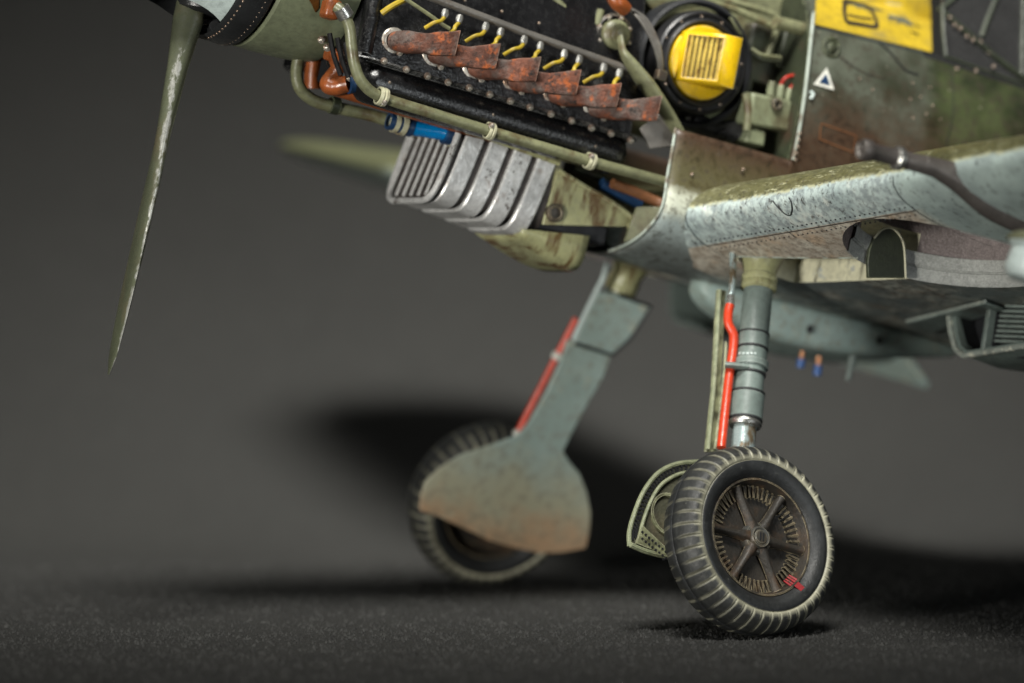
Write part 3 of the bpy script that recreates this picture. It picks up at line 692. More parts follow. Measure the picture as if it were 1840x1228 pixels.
for co in cutters: bpy.data.objects.remove(co)
me.set_sharp_from_angle(angle=R(40))
for k in range(3):
    d2 = Matrix.Rotation(k * R(120), 3, X) @ bd
    G().lathe(root + d2 * .2 - X * .1, d2, [(0, .30), (.5, .30), (.62, .27), (.66, .2)], 32, caps=True).build('hub_barrel', 'spin_black', spin)
    tt = X.cross(d2); G().tube([root + d2 * .98 - X * .20 + tt * .28, root + d2 * 1.0 - X * .27 + tt * .05, root + d2 * .98 - X * .22 - tt * .2], .06, 10).build('opening_lip', 'spin_black', spin)

# ================================================================== the engine
EY = 1.02
g = G(); sec = []
prof = [(0.0, 7.6), (.35, 7.55), (.62, 7.1), (.78, 6.55), (.90, 6.05), (1.00, 5.62), (1.04, 5.30), (1.05, 5.18), (.95, 5.12), (.45, 5.1), (.3, 5.5), (0, 5.6)]
def esec(x, k=0, kk=1):
    return [Vector((x, y * (1 - k * .25) , z)) for y, z in prof] + [Vector((x, -y * (1 - k * .25), z)) for y, z in prof[1:-1]][::-1]
eng = g.rings([esec(5.17, .9), esec(5.12, .35), esec(5.04, .1), esec(4.94), esec(1.62)]).build('engine_block', 'engine', plane, 45, bevel=.03)
# head cover: rounded trough running along the bottom of the bank
g = G(); secs = []; x0, x1 = 5.02, 1.58; rcv = .235
for i in range(22):
    t_ = i / 21; x = lerp(x0, x1, t_); dx = min(x0 - x, x - x1); k = math.sqrt(max(0, 1 - (1 - min(1, dx / .16)) ** 2)) if dx < .16 else 1; k = max(k, .25)
    secs.append([Vector((x, .88 + .26 * k * math.cos(a), 4.98 + rcv * k * math.sin(a))) for a in [2 * math.pi * j / 24 for j in range(24)]])
xs_ = [5.02, 5.0, 4.96, 4.90, 4.84] + list(np.linspace(4.7, 1.8, 12)) + [1.72, 1.66, 1.61, 1.58]
secs = []
for x in xs_:
    dx = min(5.02 - x, x - 1.58); k = math.sqrt(max(.04, 1 - (1 - min(1, dx / .18)) ** 2))
    secs.append([Vector((x, .86 + .27 * k * math.cos(a), 4.99 + rcv * k * math.sin(a))) for a in [2 * math.pi * j / 24 for j in range(24)]])
cov = G().rings(secs).build('valve_cover', 'engine', eng, 60)
# flange lip between block and cover
fl_pts = [at(px, py, 1.10) for px, py in ((657, 99), (690, 104), (760, 127), (900, 168), (1060, 220), (1160, 256))]
fo = [Vector((x, 1.10 - (.08 if x > 5.05 else 0), 5.205)) for x in (5.10, 5.0, 4.0, 3.0, 2.0, 1.6)]
G().tube(fo, .035, 8, smooth=False, flat=.7).build('cover_flange', 'engine', eng)
G().box((3.3, .9, 5.19), (1.74, .19, .022)).build('gasket_plate', 'engine', eng, bevel=.01)
# bolts in three rows
def bolts(pts, Y, axis, sc_, me=bolt_me, nm='bolt'):
    for px, py in pts: place(me, nm, at(px, py, Y), axis, eng, sc_, random.random())
bolts([(690, 110), (730, 125), (768, 137), (805, 148), (843, 158), (880, 170), (917, 182), (952, 193), (990, 205), (1027, 217), (1063, 230), (1098, 240), (1133, 252)], 1.15, (0, 1, -.15), 1.2)
bolts([(718, 95), (792, 120), (865, 143), (937, 165), (1012, 188), (1085, 212)], 1.07, (0, 1, 0), 1.15)
bolts([(700, 149), (886, 207), (1070, 263)], 1.12, (0, 1, -.1), 1.15, rivet_me, 'stud')
bolts([(902, 21), (969, 42), (836, 1)], .93, (0, 1, .2), 1.0, rivet_me, 'stud')
# vertical rib detail at the front of the block
G().tube([Vector((5.03, .98, 5.25)), Vector((5.03, .93, 5.8)), Vector((5.03, .82, 6.4)), Vector((5.03, .68, 7.0))], .10, 12).build('front_rib', 'engine', eng)
# exhaust stacks
def stack(i):
    bx, by = 708 + i * 72.0, 72 + i * 24.0
    ex, ey = 820 + i * 72.4, 78 + i * 23.4
    b0 = at(bx, by + 2, 1.02); e0 = at(ex, ey, 1.42); secs = []
    for k in range(15):
        t_ = k / 14
        y = 1.02 + .40 * (1 - (1 - t_) ** 2.2)
        x = lerp(b0.x, e0.x, t_ ** 1.15); z = lerp(b0.z, e0.z, t_) - .03 * math.sin(math.pi * t_)
        hh = float(np.interp(t_, [0, .2, .5, .62, 1], [.105, .125, .112, .13, .145])); hw = float(np.interp(t_, [0, .25, .5, .62, 1], [.10, .115, .06, .05, .04]))
        if k == 0: hh, hw = .10, .10
        d = Vector((-(.35 + t_), (1 - t_) * .9, 0)).normalized(); sd = Vector((d.y, -d.x, 0)); p_ = lerp(1.0, .22, min(1, t_ * 1.6))
        wob = 1 + .03 * math.sin(i * 3.1 + k * .9)
        secs.append([Vector((x, y, z)) + sd * hw * math.copysign(abs(math.cos(a)) ** p_, math.cos(a)) + Vector((0, 0, hh * wob)) * math.copysign(abs(math.sin(a)) ** p_, math.sin(a)) for a in [2 * math.pi * (j + .5) / 20 for j in range(20)]])
    e = secs[-1]; c_ = sum(e, Vector()) / len(e)
    secs.append([c_ + (p - c_) * .88 for p in e]); secs.append([c_ + (p - c_) * .8 + Vector((.05, 0, 0)) for p in e])
    st_ = G().rings(secs).build('exhaust_stack', 'rust', eng, 50)
    G().lathe(b0 + Vector((0, -.03, 0)), (0, 1, 0), [(-.02, .15), (.03, .15), (.045, .135), (.045, .1)], 24).build('exhaust_flange', 'bolt', eng)
for i in range(6): stack(i)
# ignition conduit and leads
ca = [at(755, -12, 1.08), at(950, 62, 1.08), at(1103, 116, 1.08), at(1160, 136, 1.05)]
G().tube(ca, .045, 10, smooth=False).build('ignition_conduit', 'conduit', eng)
tips = [(800, 24), (826, 34), (873, 48), (900, 58), (942, 72), (971, 83), (1014, 97), (1041, 107), (1085, 122), (1113, 132)]
for i, (px, py) in enumerate(tips):
    a = at(px + 1, py - 5, 1.12); b = at(px - 2, py + 8, 1.16)
    f_ = G().tube([a, a.lerp(b, .5), b], [.036, .042, .030], 8, smooth=False).build('lead_cap', 'steel', eng)
    far = i % 2 == 0
    path = [b, at(px - 8, py + 14, 1.2), at(px - (20 if far else 10), py + (17 if far else 20), 1.22), at(px - (37 if far else 18), py + (27 if far else 26), 1.17)]
    G().tube(path, .023, 8).build('ignition_lead', 'yellow_wire', eng)
G().tube([at(686, 24, 1.05), at(700, 14, 1.1), at(720, 3, 1.1), at(745, -8, 1.05)], .034, 8).build('ignition_lead', 'yellow_wire', eng)
G().tube([at(728, -2, 1.2), at(770, 26, 1.2), at(795, 44, 1.2), at(808, 52, 1.2)], .022, 8).build('thin_rod', 'olive', eng)

# ================================================================== pipework
def pipe(pts, r, mat='olive', name='coolant_pipe', parent=plane, n=12, **k):
    return G().tube([at(*p) for p in pts], r, n, **k).build(name, mat, parent, 60)
p1 = pipe([(604, 12, 1.15), (616, 22, 1.2), (628, 50, 1.22), (632, 85, 1.22), (638, 120, 1.22), (652, 150, 1.22), (684, 174, 1.2), (780, 205, 1.2), (880, 236, 1.2), (1060, 290, 1.18), (1195, 327, 1.15)], .062)
def collar(px, py, Y, r, parent, ax=(1, 0, .02), mat='cream', L=.05, nm='pipe_clamp'):
    c_ = at(px, py, Y); return G().lathe(c_, ax, [(-L, r * .8), (-L, r), (-L * .3, r * 1.06), (0, r * .9), (L * .3, r * 1.06), (L, r), (L, r * .8)], 20).build(nm, mat, parent, 30)
collar(686, 174, 1.2, .10, p1); collar(880, 236, 1.2, .095, p1, L=.04); collar(1060, 290, 1.18, .092, p1, L=.045)
for px, py, Y in ((690, 184, 1.26), (883, 226, 1.27), (1063, 281, 1.25)): place(bolt_me, 'clamp_screw', at(px, py, Y), (0, 1, 0), p1, 1.1)
G().lathe(at(618, 24, 1.2), (at(624, 38, 1.2) - at(612, 18, 1.2)), [(-.07, .07), (-.07, .09), (.05, .09), (.06, .07)], 16).build('chrome_ferrule', 'steel', p1)
ob = G().box(at(594, 17, 1.05), (.09, .1, .11)).build('rubber_coupling', 'orange', plane, bevel=.04)
p2 = pipe([(548, 80, .1), (537, 105, .05), (533, 135, 0), (541, 162, 0), (566, 182, 0), (605, 194, 0), (660, 206, 0), (712, 221, .1)], .07)
G().lathe(at(600, 190, 0), (at(620, 197, 0) - at(590, 189, 0)), [(-.05, .07), (-.05, .1), (.05, .1), (.05, .07)], 16).build('pipe_clamp', 'olive_dark', p2)
p3 = pipe([(586, 96, .6), (601, 102, .6), (608, 122, .6), (598, 140, .62), (590, 152, .65), (602, 156, .7), (626, 151, .8)], [.07, .085, .09, .10, .10, .10, .095], 'orange', 'orange_elbow', n=14)
G().lathe(at(629, 151, .82), (at(640, 150, .8) - at(620, 152, .8)), [(-.03, .07), (-.03, .11), (.03, .11), (.06, .08), (.14, .08)], 16).build('pipe_clamp', 'navy', p3)
pipe([(566, 100, -.4), (563, 130, -.4), (562, 160, -.4)], .10, 'orange', 'orange_elbow')
p4 = pipe([(600, 152, .55), (640, 164, .6), (700, 182, .6), (780, 206, .6), (856, 228, .6), (1000, 268, .6)], .125, 'orange', 'orange_pipe', n=16)
p5 = pipe([(712, 222, .25), (735, 229, .3), (765, 234, .35), (800, 240, .4), (822, 246, .4)], .085, 'blue_hose', 'blue_hose', n=14)
hd = at(735, 229, .3) - at(712, 222, .3)
for px, py, m_, r_, l_ in ((704, 219, 'navy', .10, .04), (710, 221, 'cream', .115, .025), (716, 223, 'navy', .105, .04), (723, 225, 'cream', .122, .03), (732, 228, 'navy', .105, .05), (805, 242, 'navy', .12, .05), (814, 244, 'cream', .135, .03), (823, 247, 'navy', .125, .05)):
    G().lathe(at(px, py, .3 if px < 760 else .42), hd, [(-l_, .07), (-l_, r_), (l_, r_), (l_, .07)], 20).build('hose_band', m_, p5)
# dark machinery filling the space between nose ring and engine
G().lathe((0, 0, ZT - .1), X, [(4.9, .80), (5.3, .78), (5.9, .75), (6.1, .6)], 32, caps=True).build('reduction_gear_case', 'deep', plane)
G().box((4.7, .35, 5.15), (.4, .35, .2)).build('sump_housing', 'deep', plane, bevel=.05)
for px, py, Y in ((588, 86, .8), (578, 72, .7), (629, 140, .85), (655, 125, .9)):
    place(bolt_me, 'bolt', at(px, py, Y), (0.3, 1, -.2), eng, 1.3)
for k in range(3):
    G().tube([at(592 + k * 14, 60 + k * 8, .9), at(600 + k * 14, 100 + k * 6, .9), at(612 + k * 14, 135 + k * 4, .9)], .03, 8).build('oil_line', 'black', eng)

# ================================================================== oil cooler
def usec(x, zt_, zb_, hw, n=22, ins=0):
    P = []; 
    for j in range(n + 1):
        a = math.pi * j / n; ca, sa = math.cos(a), math.sin(a)
        P.append(Vector((x, (hw - ins) * math.copysign(abs(ca) ** .26, ca), zt_ - (zt_ - zb_ - ins) * abs(sa) ** .42)))
    return P
xf, xr = 3.50, 2.24
oc = G(); sA = usec(xf - .06, 4.78, 3.97, .62, ins=.03); sB = usec(xr, 4.84, 3.93, .62, ins=.03)
oc.rings([sA, sB]); oc = oc.build('oil_cooler', 'core', plane, 40)
nb = 4; gap = .06
for k in range(nb):
    a = lerp(xf, xr, k / nb); b = lerp(xf, xr, (k + 1) / nb) + gap * 1.35
    z_ = lambda x: (lerp(4.76, 4.83, (xf - x) / (xf - xr)), lerp(3.96, 3.84, (xf - x) / (xf - xr)))
    # bands sweep forward toward the bottom, as the grooves do
    def sw(P, amt=.22): return [p + Vector((-amt * ((p.z - 3.9) / .9 - .5) * .0 + (.16 * (1 - (p.z - 3.9) / .9) if True else 0), 0, 0)) * 1 for p in P]
    rings = []
    for x, ins in ((a, .05), (a, .012), (a - .018, 0), (b + .018, 0), (b, .012), (b, .06)):
        zt_, zb_ = z_(x); rings.append(sw(usec(x - .07, zt_, zb_, .635, ins=ins)))
    G().rings(rings, caps=False, closed=False).build('cooler_band', 'silver', oc, 24)
# front core with upright ribs
fp = usec(xf - .02, 4.74, 4.0, .60)
G().prism([p + Vector((.02 + .14 * (1 - (p.z - 3.9) / .9), 0, 0)) for p in fp], (-.05, 0, 0)).build('cooler_core', 'core', oc)
for k in range(7):
    y = .57 - k * .19; kk = math.sqrt(max(0, 1 - (abs(y) / .66) ** 5)); zb_ = 4.0 + (1 - kk) * .25
    a = Vector((xf + .02, y, 4.74)); b = Vector((xf + .02 + .13, y, zb_ + .02))
    G().tube([a, b], .024, 8, smooth=False).build('cooler_rib', 'silver', oc)
lipf = [p + Vector((.05 + .15 * (1 - (p.z - 3.9) / .9), 0, 0)) for p in usec(xf - .02, 4.76, 3.96, .625)]
G().tube(lipf, .038, 8, smooth=False).build('cooler_lip', 'silver', oc)
# mounting rail above it
pipe([(838, 236, .66), (900, 256, .66), (1005, 294, .66)], .03, 'duct', 'mounting_rail')
# duct behind the cooler
du = [at(1002, 306, .6), at(1148, 400, .62), at(1120, 408, .6), at(975, 404, .6)]
dct = G().prism(du, (0, -.04, 0)).build('cooler_duct', 'duct', plane, bevel=.01)
G().tube([at(1006, 308, .63), at(1050, 335, .63), at(1105, 368, .63), at(1146, 401, .63), at(1128, 408, .63)], .028, 8).build('duct_lip', 'duct', dct)
G().tube([at(1010, 318, .5), at(1060, 350, .5), at(1118, 392, .55)], .02, 8).build('duct_lip', 'duct', dct)
G().lathe(at(997, 383, .62), (0, 1, 0), [(-.03, .11), (.02, .105), (.03, .08), (.02, .07), (.03, .03), (.035, .0005)], 20).build('duct_knob', 'rim', dct)
q = [at(925, 427, .55), at(1060, 407, .55), at(1060, 466, .50), at(1010, 470, .42), at(955, 455, .45)]
sc_secs = []
for t_ in np.linspace(0, 1, 9):
    x = lerp(2.48, 1.63, t_); zb_ = lerp(3.88, 3.66, math.sin(t_ * 1.57) ** .9); ztp = lerp(3.93, 4.06, t_)
    sc_secs.append([Vector((x, .56 * math.copysign(abs(math.cos(a)) ** .35, math.cos(a)), ztp - (ztp - zb_) * math.sin(a) ** .5)) for a in [math.pi * j / 18 for j in range(19)]])
scp = G().rings(sc_secs, caps=False, closed=False).build('cooler_flap', 'duct', plane, 50, solid=.03)
G().tube([at(1040, 440, .57), at(1043, 452, .57), at(1047, 447, .57)], .015, 6).build('flap_hinge', 'black', scp)
G().box((1.9, 0, 4.12), (.55, .5, .12)).build('duct_shroud', 'deep', plane, bevel=.04)
# lines running under the engine at the rear
pipe([(1100, 330, .7), (1140, 345, .7), (1175, 360, .75), (1190, 366, .8)], .06, 'rustline', 'return_pipe')
pipe([(1080, 330, .5), (1120, 352, .5), (1150, 366, .5)], .07, 'navy', 'return_pipe')
pipe([(1030, 300, .3), (1090, 325, .3), (1200, 372, .3)], .05, 'olive_dark', 'return_pipe')
G().prism([at(1145, 372, .75), at(1188, 372, .9), at(1186, 392, .9), at(1160, 425, .75), at(1122, 436, .6)], (0, -.04, 0)).build('bay_floor_bracket', 'olive', plane, bevel=.01)

# ================================================================== rear engine bay
bh = G().lathe((-.30, 0, 5.86), X, [(0, .001), (.03, 1.2), (0, 1.26)], 40)
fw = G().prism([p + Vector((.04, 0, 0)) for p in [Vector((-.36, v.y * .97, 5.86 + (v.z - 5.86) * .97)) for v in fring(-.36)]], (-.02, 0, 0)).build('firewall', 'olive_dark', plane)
# far side of the bay: inner faces of the starboard cowling
g = G(); secs = []
for x in np.linspace(4.6, -.3, 12):
    secs.append([Vector((x, -1.22 * math.cos(a) ** .8 if a < math.pi / 2 else 0, 5.6 + 1.95 * math.sin(a))) for a in [math.pi / 2 * j / 10 for j in range(10)]])
g.rings(secs, caps=False, closed=False).build('far_cowling', 'olive', plane, 50, solid=.03)
# green panels at the top of the bay
G().prism([at(1000, -40, .55), at(1115, -40, .55), at(1093, 60, .55), at(1075, 62, .55), at(985, -20, .55)], (0, -.06, 0)).build('bay_panel', 'olive', plane, bevel=.015)
G().prism([at(1130, -40, .35), at(1470, -40, .35), at(1470, 70, .35), at(1330, 60, .35), at(1180, 30, .35)], (0, -.06, 0)).build('bay_panel', 'olive', plane, bevel=.015)
pipe([(985, -10, .75), (1030, 30, .75), (1088, 86, .75)], .055, 'olive', 'engine_bearer', smooth=False)
pipe([(1010, -10, .68), (1050, 22, .68), (1080, 50, .68)], .02, 'olive_dark', 'engine_bearer', smooth=False)
pipe([(1080, 18, .8), (1073, 45, .8)], .045, 'olive', 'bearer_lug', smooth=False)
# mount boss and the big diagonal bearer
bs = at(1112, 62, .95)
boss = G().lathe(bs, (0, 1, 0), [(-.25, .17), (-.04, .17), (-.02, .15), (.0, .12), (.04, .115), (.05, .075), (.09, .07), (.10, .0005)], 28).build('mount_boss', 'olive', plane, 30)
G().lathe(bs + Vector((0, -.12, 0)), (0, 1, 0), [(-.2, .24), (.0, .24), (.02, .21)], 28).build('boss_ring', 'rim', boss)
for k in range(8):
    a = k * math.pi / 4 + .2; place(bolt_me, 'bolt', bs + Vector((math.cos(a) * .205, -.11, math.sin(a) * .205)), (0, 1, 0), boss, .9)
br = G().tube([at(1114, 66, 1.08), at(1119, 92, 1.14), at(1132, 112, 1.16), at(1160, 150, 1.18), at(1190, 192, 1.18), at(1222, 242, 1.16)], [.055, .06, .09, .125, .11, .09], 14, flat=.6).build('engine_bearer', 'olive', plane, 60)
G().ball(at(1182, 182, 1.25), .04, 10, 6).build('bearer_stud', 'steel', br)
G().prism([at(1190, 200, 1.0), at(1222, 238, 1.1), at(1216, 262, 1.1), at(1168, 268, 1.0), at(1150, 232, .95)], (0, -.04, 0)).build('bearer_plate', 'conduit', plane, bevel=.01)
# yellow intake: black rings, disc, box with louvres
ic = at(1262, 113, 1.02)
ring = G().lathe(ic, (0, 1, 0), [(-.5, .60), (-.06, .60), (-.02, .585), (.0, .56), (-.03, .545), (-.03, .51), (.02, .50), (.035, .475), (.02, .45), (-.08, .44)], 64).build('intake_ring', 'black', plane, 30)
G().lathe(ic, (0, 1, 0), [(-.45, .74), (-.14, .74), (-.12, .70), (-.2, .66)], 64).build('intake_outer_ring', 'deep', ring, 30)
for k in range(12):
    a = k * math.pi / 6 + .3; place(rivet_me, 'rivet', ic + Vector((math.cos(a) * .53, -.025, math.sin(a) * .53)), (0, 1, 0), ring, 1.1)
scoop = G().lathe(ic, (0, 1, 0), [(-.1, .43), (.0, .43), (.03, .415), (.045, .38), (.05, .0005)], 48).build('yellow_intake', 'yellow', plane, 30)
TL, TR, BR, BL_ = at(1234, 55, 1.14), at(1306, 62, 1.50), at(1290, 150, 1.50), at(1219, 143, 1.14)
tr2, br2 = at(1335, 69, 1.42), at(1317, 160, 1.42)
tl2, bl2 = at(1262, 50, 1.02), at(1236, 165, 1.02)
back = [Vector((p.x - .0, 1.03, p.z)) for p in (tl2, tr2, br2, bl2)]
g = G(); g.add([TL, TR, BR, BL_, tr2, br2, Vector((tr2.x, 1.03, tr2.z)), Vector((br2.x, 1.03, br2.z)), Vector((TL.x, 1.03, TL.z)), Vector((BL_.x, 1.03, BL_.z))],
        [(1, 4, 5, 2), (0, 8, 6, 4, 1), (3, 2, 5, 7, 9), (0, 3, 9, 8), (4, 6, 7, 5)])
g.build('scoop_box', 'yellow', scoop, bevel=0, solid=.02)
def bil(u, v, d=0):
    p = (TL.lerp(TR, u)).lerp(BL_.lerp(BR, u), v); return p + nrm * d
nrm = (TR - TL).cross(BL_ - TL).normalized()
if nrm.y < 0: nrm = -nrm
fr = [bil(0, 0), bil(1, 0), bil(1, 1), bil(0, 1)]; ins_ = [bil(.07, .08), bil(.96, .08), bil(.96, .94), bil(.07, .94)]
g = G(); th = nrm * -.05
g.add([*[p + nrm * .006 for p in fr], *[p + nrm * .006 for p in ins_], *[p + th for p in ins_]], [(i, (i + 1) % 4, (i + 1) % 4 + 4, i + 4) for i in range(4)] + [(i + 4, (i + 1) % 4 + 4, (i + 1) % 4 + 8, i + 8) for i in range(4)])
g.build('louvre_frame', 'yellow', scoop, solid=.012)
G().prism([bil(.13, .08, -.12), bil(.90, .08, -.12), bil(.90, .94, -.12), bil(.13, .94, -.12)], nrm * -.01).build('louvre_back', 'black', scoop)
for k in range(7):
    u = .14 + k * .76 / 6; a, b = bil(u, .08, -.025), bil(u, .93, -.025); ax1 = (b - a).normalized(); ax2 = ((TR - TL).normalized() + nrm * .8).normalized(); 
    G().box((a + b) / 2, ((b - a).length / 2, .026, .007), (ax1, ax2, ax1.cross(ax2).normalized())).build('slat', 'slat', scoop)
# tube frame arching over the intake
pipe([(1163, 55, .8), (1180, 36, .8), (1215, 14, .8), (1262, 5, .8), (1310, 14, .8), (1350, 30, .8), (1392, 50, .8)], .045, 'olive', 'frame_tube')
pipe([(1255, -8, .7), (1330, 8, .7), (1395, 30, .7), (1394, 60, .7), (1380, 100, .7)], .04, 'olive', 'frame_tube')
pipe([(1392, 40, .95), (1440, 52, .95), (1475, 62, .9)], .08, 'olive', 'frame_tube', smooth=False)
pipe([(1312, 32, .9), (1325, 55, .9), (1335, 66, .85)], .022, 'olive', 'frame_tube')
for k in range(3):
    pipe([(1126 + k * 6, 12 + k * 3, 1.05 + k * .04), (1150 + k * 6, 36, 1.15), (1172 + k * 5, 75, 1.18), (1183 + k * 3, 110, 1.16), (1185 + k * 2, 138, 1.1)], .02, 'conduit', 'grey_hose')
G().box(at(1187, 136, 1.15), (.06, .05, .06)).build('hose_clip', 'rim', plane, bevel=.01)
pipe([(1098, -10, 1.15), (1110, 4, 1.18), (1124, 18, 1.15)], [.08, .10, .085], 'orange', 'orange_elbow')
pipe([(1350, 88, .9), (1370, 100, .95), (1402, 104, .9)], .026, 'olive', 'fuel_line')
pipe([(1352, 96, .9), (1372, 108, .95), (1402, 110, .9)], .02, 'olive_dark', 'fuel_line')
# dark machinery behind
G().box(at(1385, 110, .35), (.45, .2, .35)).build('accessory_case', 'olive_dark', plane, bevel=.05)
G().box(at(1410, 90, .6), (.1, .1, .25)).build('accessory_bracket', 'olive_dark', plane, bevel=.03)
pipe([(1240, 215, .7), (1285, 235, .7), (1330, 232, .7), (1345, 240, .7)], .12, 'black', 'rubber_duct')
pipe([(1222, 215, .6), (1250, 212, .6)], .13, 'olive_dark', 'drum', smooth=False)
for k in range(4): pipe([(1290 + k * 8, 242 + k * 4, .85), (1315 + k * 6, 232 + k * 4, .9), (1345 + k * 3, 232 + k * 5, .9)], .022, 'black', 'cable')
pipe([(1330, 95, .5), (1345, 140, .6), (1340, 180, .6)], .05, 'olive_dark', 'fuel_line')
# connector box with three terminals and red wires
cbq = [at(1352, 166, 1.1), at(1425, 182, 1.1), at(1418, 238, 1.1), at(1347, 224, 1.1)]
cbx = G().prism(cbq, (0, -.35, .02)).build('connector_box', 'connector', plane, bevel=.035)
G().lathe(at(1396, 188, 1.12), (0, 1, 0), [(-.02, .075), (.02, .07), (.03, .05), (.005, .04), (.005, .0005)], 16).build('box_plug', 'rim', cbx)
for px, py in ((1386, 160), (1402, 166), (1418, 172)):
    G().tube([at(px - 2, py + 12, .95), at(px, py - 4, .95), at(px + 2, py - 12, .95)], [.05, .05, .04], 10, smooth=False).build('terminal', 'connector', cbx)
pipe([(1402, 154, .95), (1412, 140, .98), (1430, 136, .95), (1446, 142, .85)], .02, 'red_wire', 'red_wire')
pipe([(1418, 162, .95), (1428, 152, .98), (1446, 152, .85)], .02, 'red_wire', 'red_wire')
b2 = G().prism([at(1350, 226, 1.05), at(1378, 236, 1.05), at(1374, 266, 1.05), at(1338, 256, 1.05)], (0, -.25, 0)).build('small_connector', 'connector', plane, bevel=.03)
G().tube([at(1340, 168, 1.05), at(1345, 200, 1.05), at(1342, 235, 1.05)], .05, 10).build('box_bracket', 'olive', cbx)

# ================================================================== landing gear
CAMB = R(18)
def gear(s):
    wc = Vector((.24, s * 3.12, 1.02)); k = Vector((-.05, s * math.cos(CAMB), math.sin(CAMB))).normalized()   # outward axle
    fwd = (Vector((1, 0, 0)) - k * k.x).normalized(); up = fwd.cross(k) * 1.0
    if up.z < 0: up = -up
    F4 = Matrix((( *fwd, ), (*k,), (*up,))).transposed().to_4x4(); F4 = F4 @ Matrix.Scale(1.012, 4); F4.translation = wc
    wh = bpy.data.objects.new('wheel', None); col.objects.link(wh); wh.parent = plane; wh.matrix_local = F4      # local: x fwd, y outward, z up
    # tyre with cut tread blocks
    NB = 46; per = 10; n = NB * per
    # profile: half width .25; (y, r)
    prof = [(.185, .645), (.215, .665), (.250, .70), (.272, .745), (.280, .79), (.280, .822), (.270, .832), (.280, .842), (.290, .86), (.284, .90), (.262, .94), (.220, .975), (.16, 1.007), (.08, 1.028), (.012, 1.034), (0, 1.026)]
    prof = prof + [(-y, r) for y, r in prof[:-1][::-1]]
    vs, dust = [], []; jit = [random.uniform(.65, 1.15) for _ in range(NB + 1)]
    for j in range(n):
        a = 2 * math.pi * j / n; ph = (j % per) / per; d = min(ph, 1 - ph) * 2   # 0 at the groove
        long_ = (j // per) % 2 == 0 if ph < .5 else ((j // per) + 1) % 2 == 0
        for y, r in prof:
            ay = abs(y); g_ = 0; inb = .03 if long_ else .11
            if r > .845 and ay > inb: g_ = .8 * max(0, 1 - d / .16)
            rr = r - .022 * g_ * (1 if r > .87 else .6)
            yy = y - math.copysign(.012 * g_, y) if y else y
            dz = 0
            if r > .84: dz = max(0, 1 - d / (.26 + 1.0 * max(0, (.925 - r) / .08))) ** .85 * (1.0 if ay > inb else .12)
            if d < .09 and ay > inb and r > .85: dz *= .35
            if .835 < r < .862: dz = max(dz, .55 if r > .85 else .8)
            if r > .87: dz = max(dz, .03)
            if .62 < r < .8: dz = .015
            if abs(r - .832) < .004: dz = .6
            gi = (j // per if ph < .5 else j // per + 1) % NB
            if r > .88: dz *= jit[gi]
            dust.append(dz * (.9 if ay > .02 else .3)); vs.append(Vector((math.sin(a) * rr, yy, math.cos(a) * rr)))
    m_ = len(prof); g = G()
    fs = [(j * m_ + i, ((j + 1) % n) * m_ + i, ((j + 1) % n) * m_ + i + 1, j * m_ + i + 1) for j in range(n) for i in range(m_ - 1)]
    g.add(vs, fs); ty = g.build('tyre', 'tyre', wh, 60)
    at_ = ty.data.attributes.new('dust', 'FLOAT', 'POINT'); at_.data.foreach_set('value', dust)
    # rim: dish, bead ring, ribs, spokes, hub
    g = G().lathe((0, 0, 0), (0, 1, 0), [(.185, .615), (.205, .60), (.205, .585), (.18, .572), (.12, .56), (.085, .545), (.055, .42), (.05, .30), (.07, .12), (.07, .0005)], 96)
    g.lathe((0, 0, 0), (0, 1, 0), [(-.185, .615), (-.21, .60), (-.205, .58), (-.14, .56), (-.05, .50), (-.03, .2), (-.03, .0005)], 72)
    for q in range(54):
        a = 2 * math.pi * q / 54; d = Vector((math.sin(a), 0, math.cos(a))); t_ = Vector((d.z, 0, -d.x))
        g.box(d * .485 + Vector((0, .075, 0)), (.062, .032, .008), (d, Vector((0, 1, 0)), t_))
    rim_ = g.build('rim', 'rim', wh, 35)
    for q in range(6):
        a = 2 * math.pi * q / 6 + R(30); d = Vector((math.sin(a), 0, math.cos(a))); t_ = Vector((d.z, 0, -d.x)); secs = []
        for rr, hw, y0, h_ in ((.10, .070, .14, .04), (.17, .060, .14, .04), (.26, .044, .13, .04), (.40, .040, .12, .04), (.50, .044, .12, .04), (.56, .058, .13, .04)):
            c_ = d * rr + Vector((0, y0, 0)); secs.append([c_ + t_ * hw + Vector((0, -h_, 0)), c_ + t_ * hw * .75 + Vector((0, h_ * .5, 0)), c_ + t_ * hw * .3 + Vector((0, h_, 0)), c_ - t_ * hw * .3 + Vector((0, h_, 0)), c_ - t_ * hw * .75 + Vector((0, h_ * .5, 0)), c_ - t_ * hw + Vector((0, -h_, 0))])
        G().rings(secs).build('spoke', 'rim', wh, 50)
    hb_ = G().lathe((0, 0, 0), (0, 1, 0), [(.05, .17), (.13, .165), (.155, .15), (.16, .13), (.145, .12), (.18, .115), (.20, .10), (.19, .075), (.205, .065), (.207, .0005)], 36).build('hub_cap', 'hub', wh, 30)
    for q in (-.018, .018): G().box((q, .208, 0), (.007, .006, .04)).build('hub_slot', 'deep', wh)
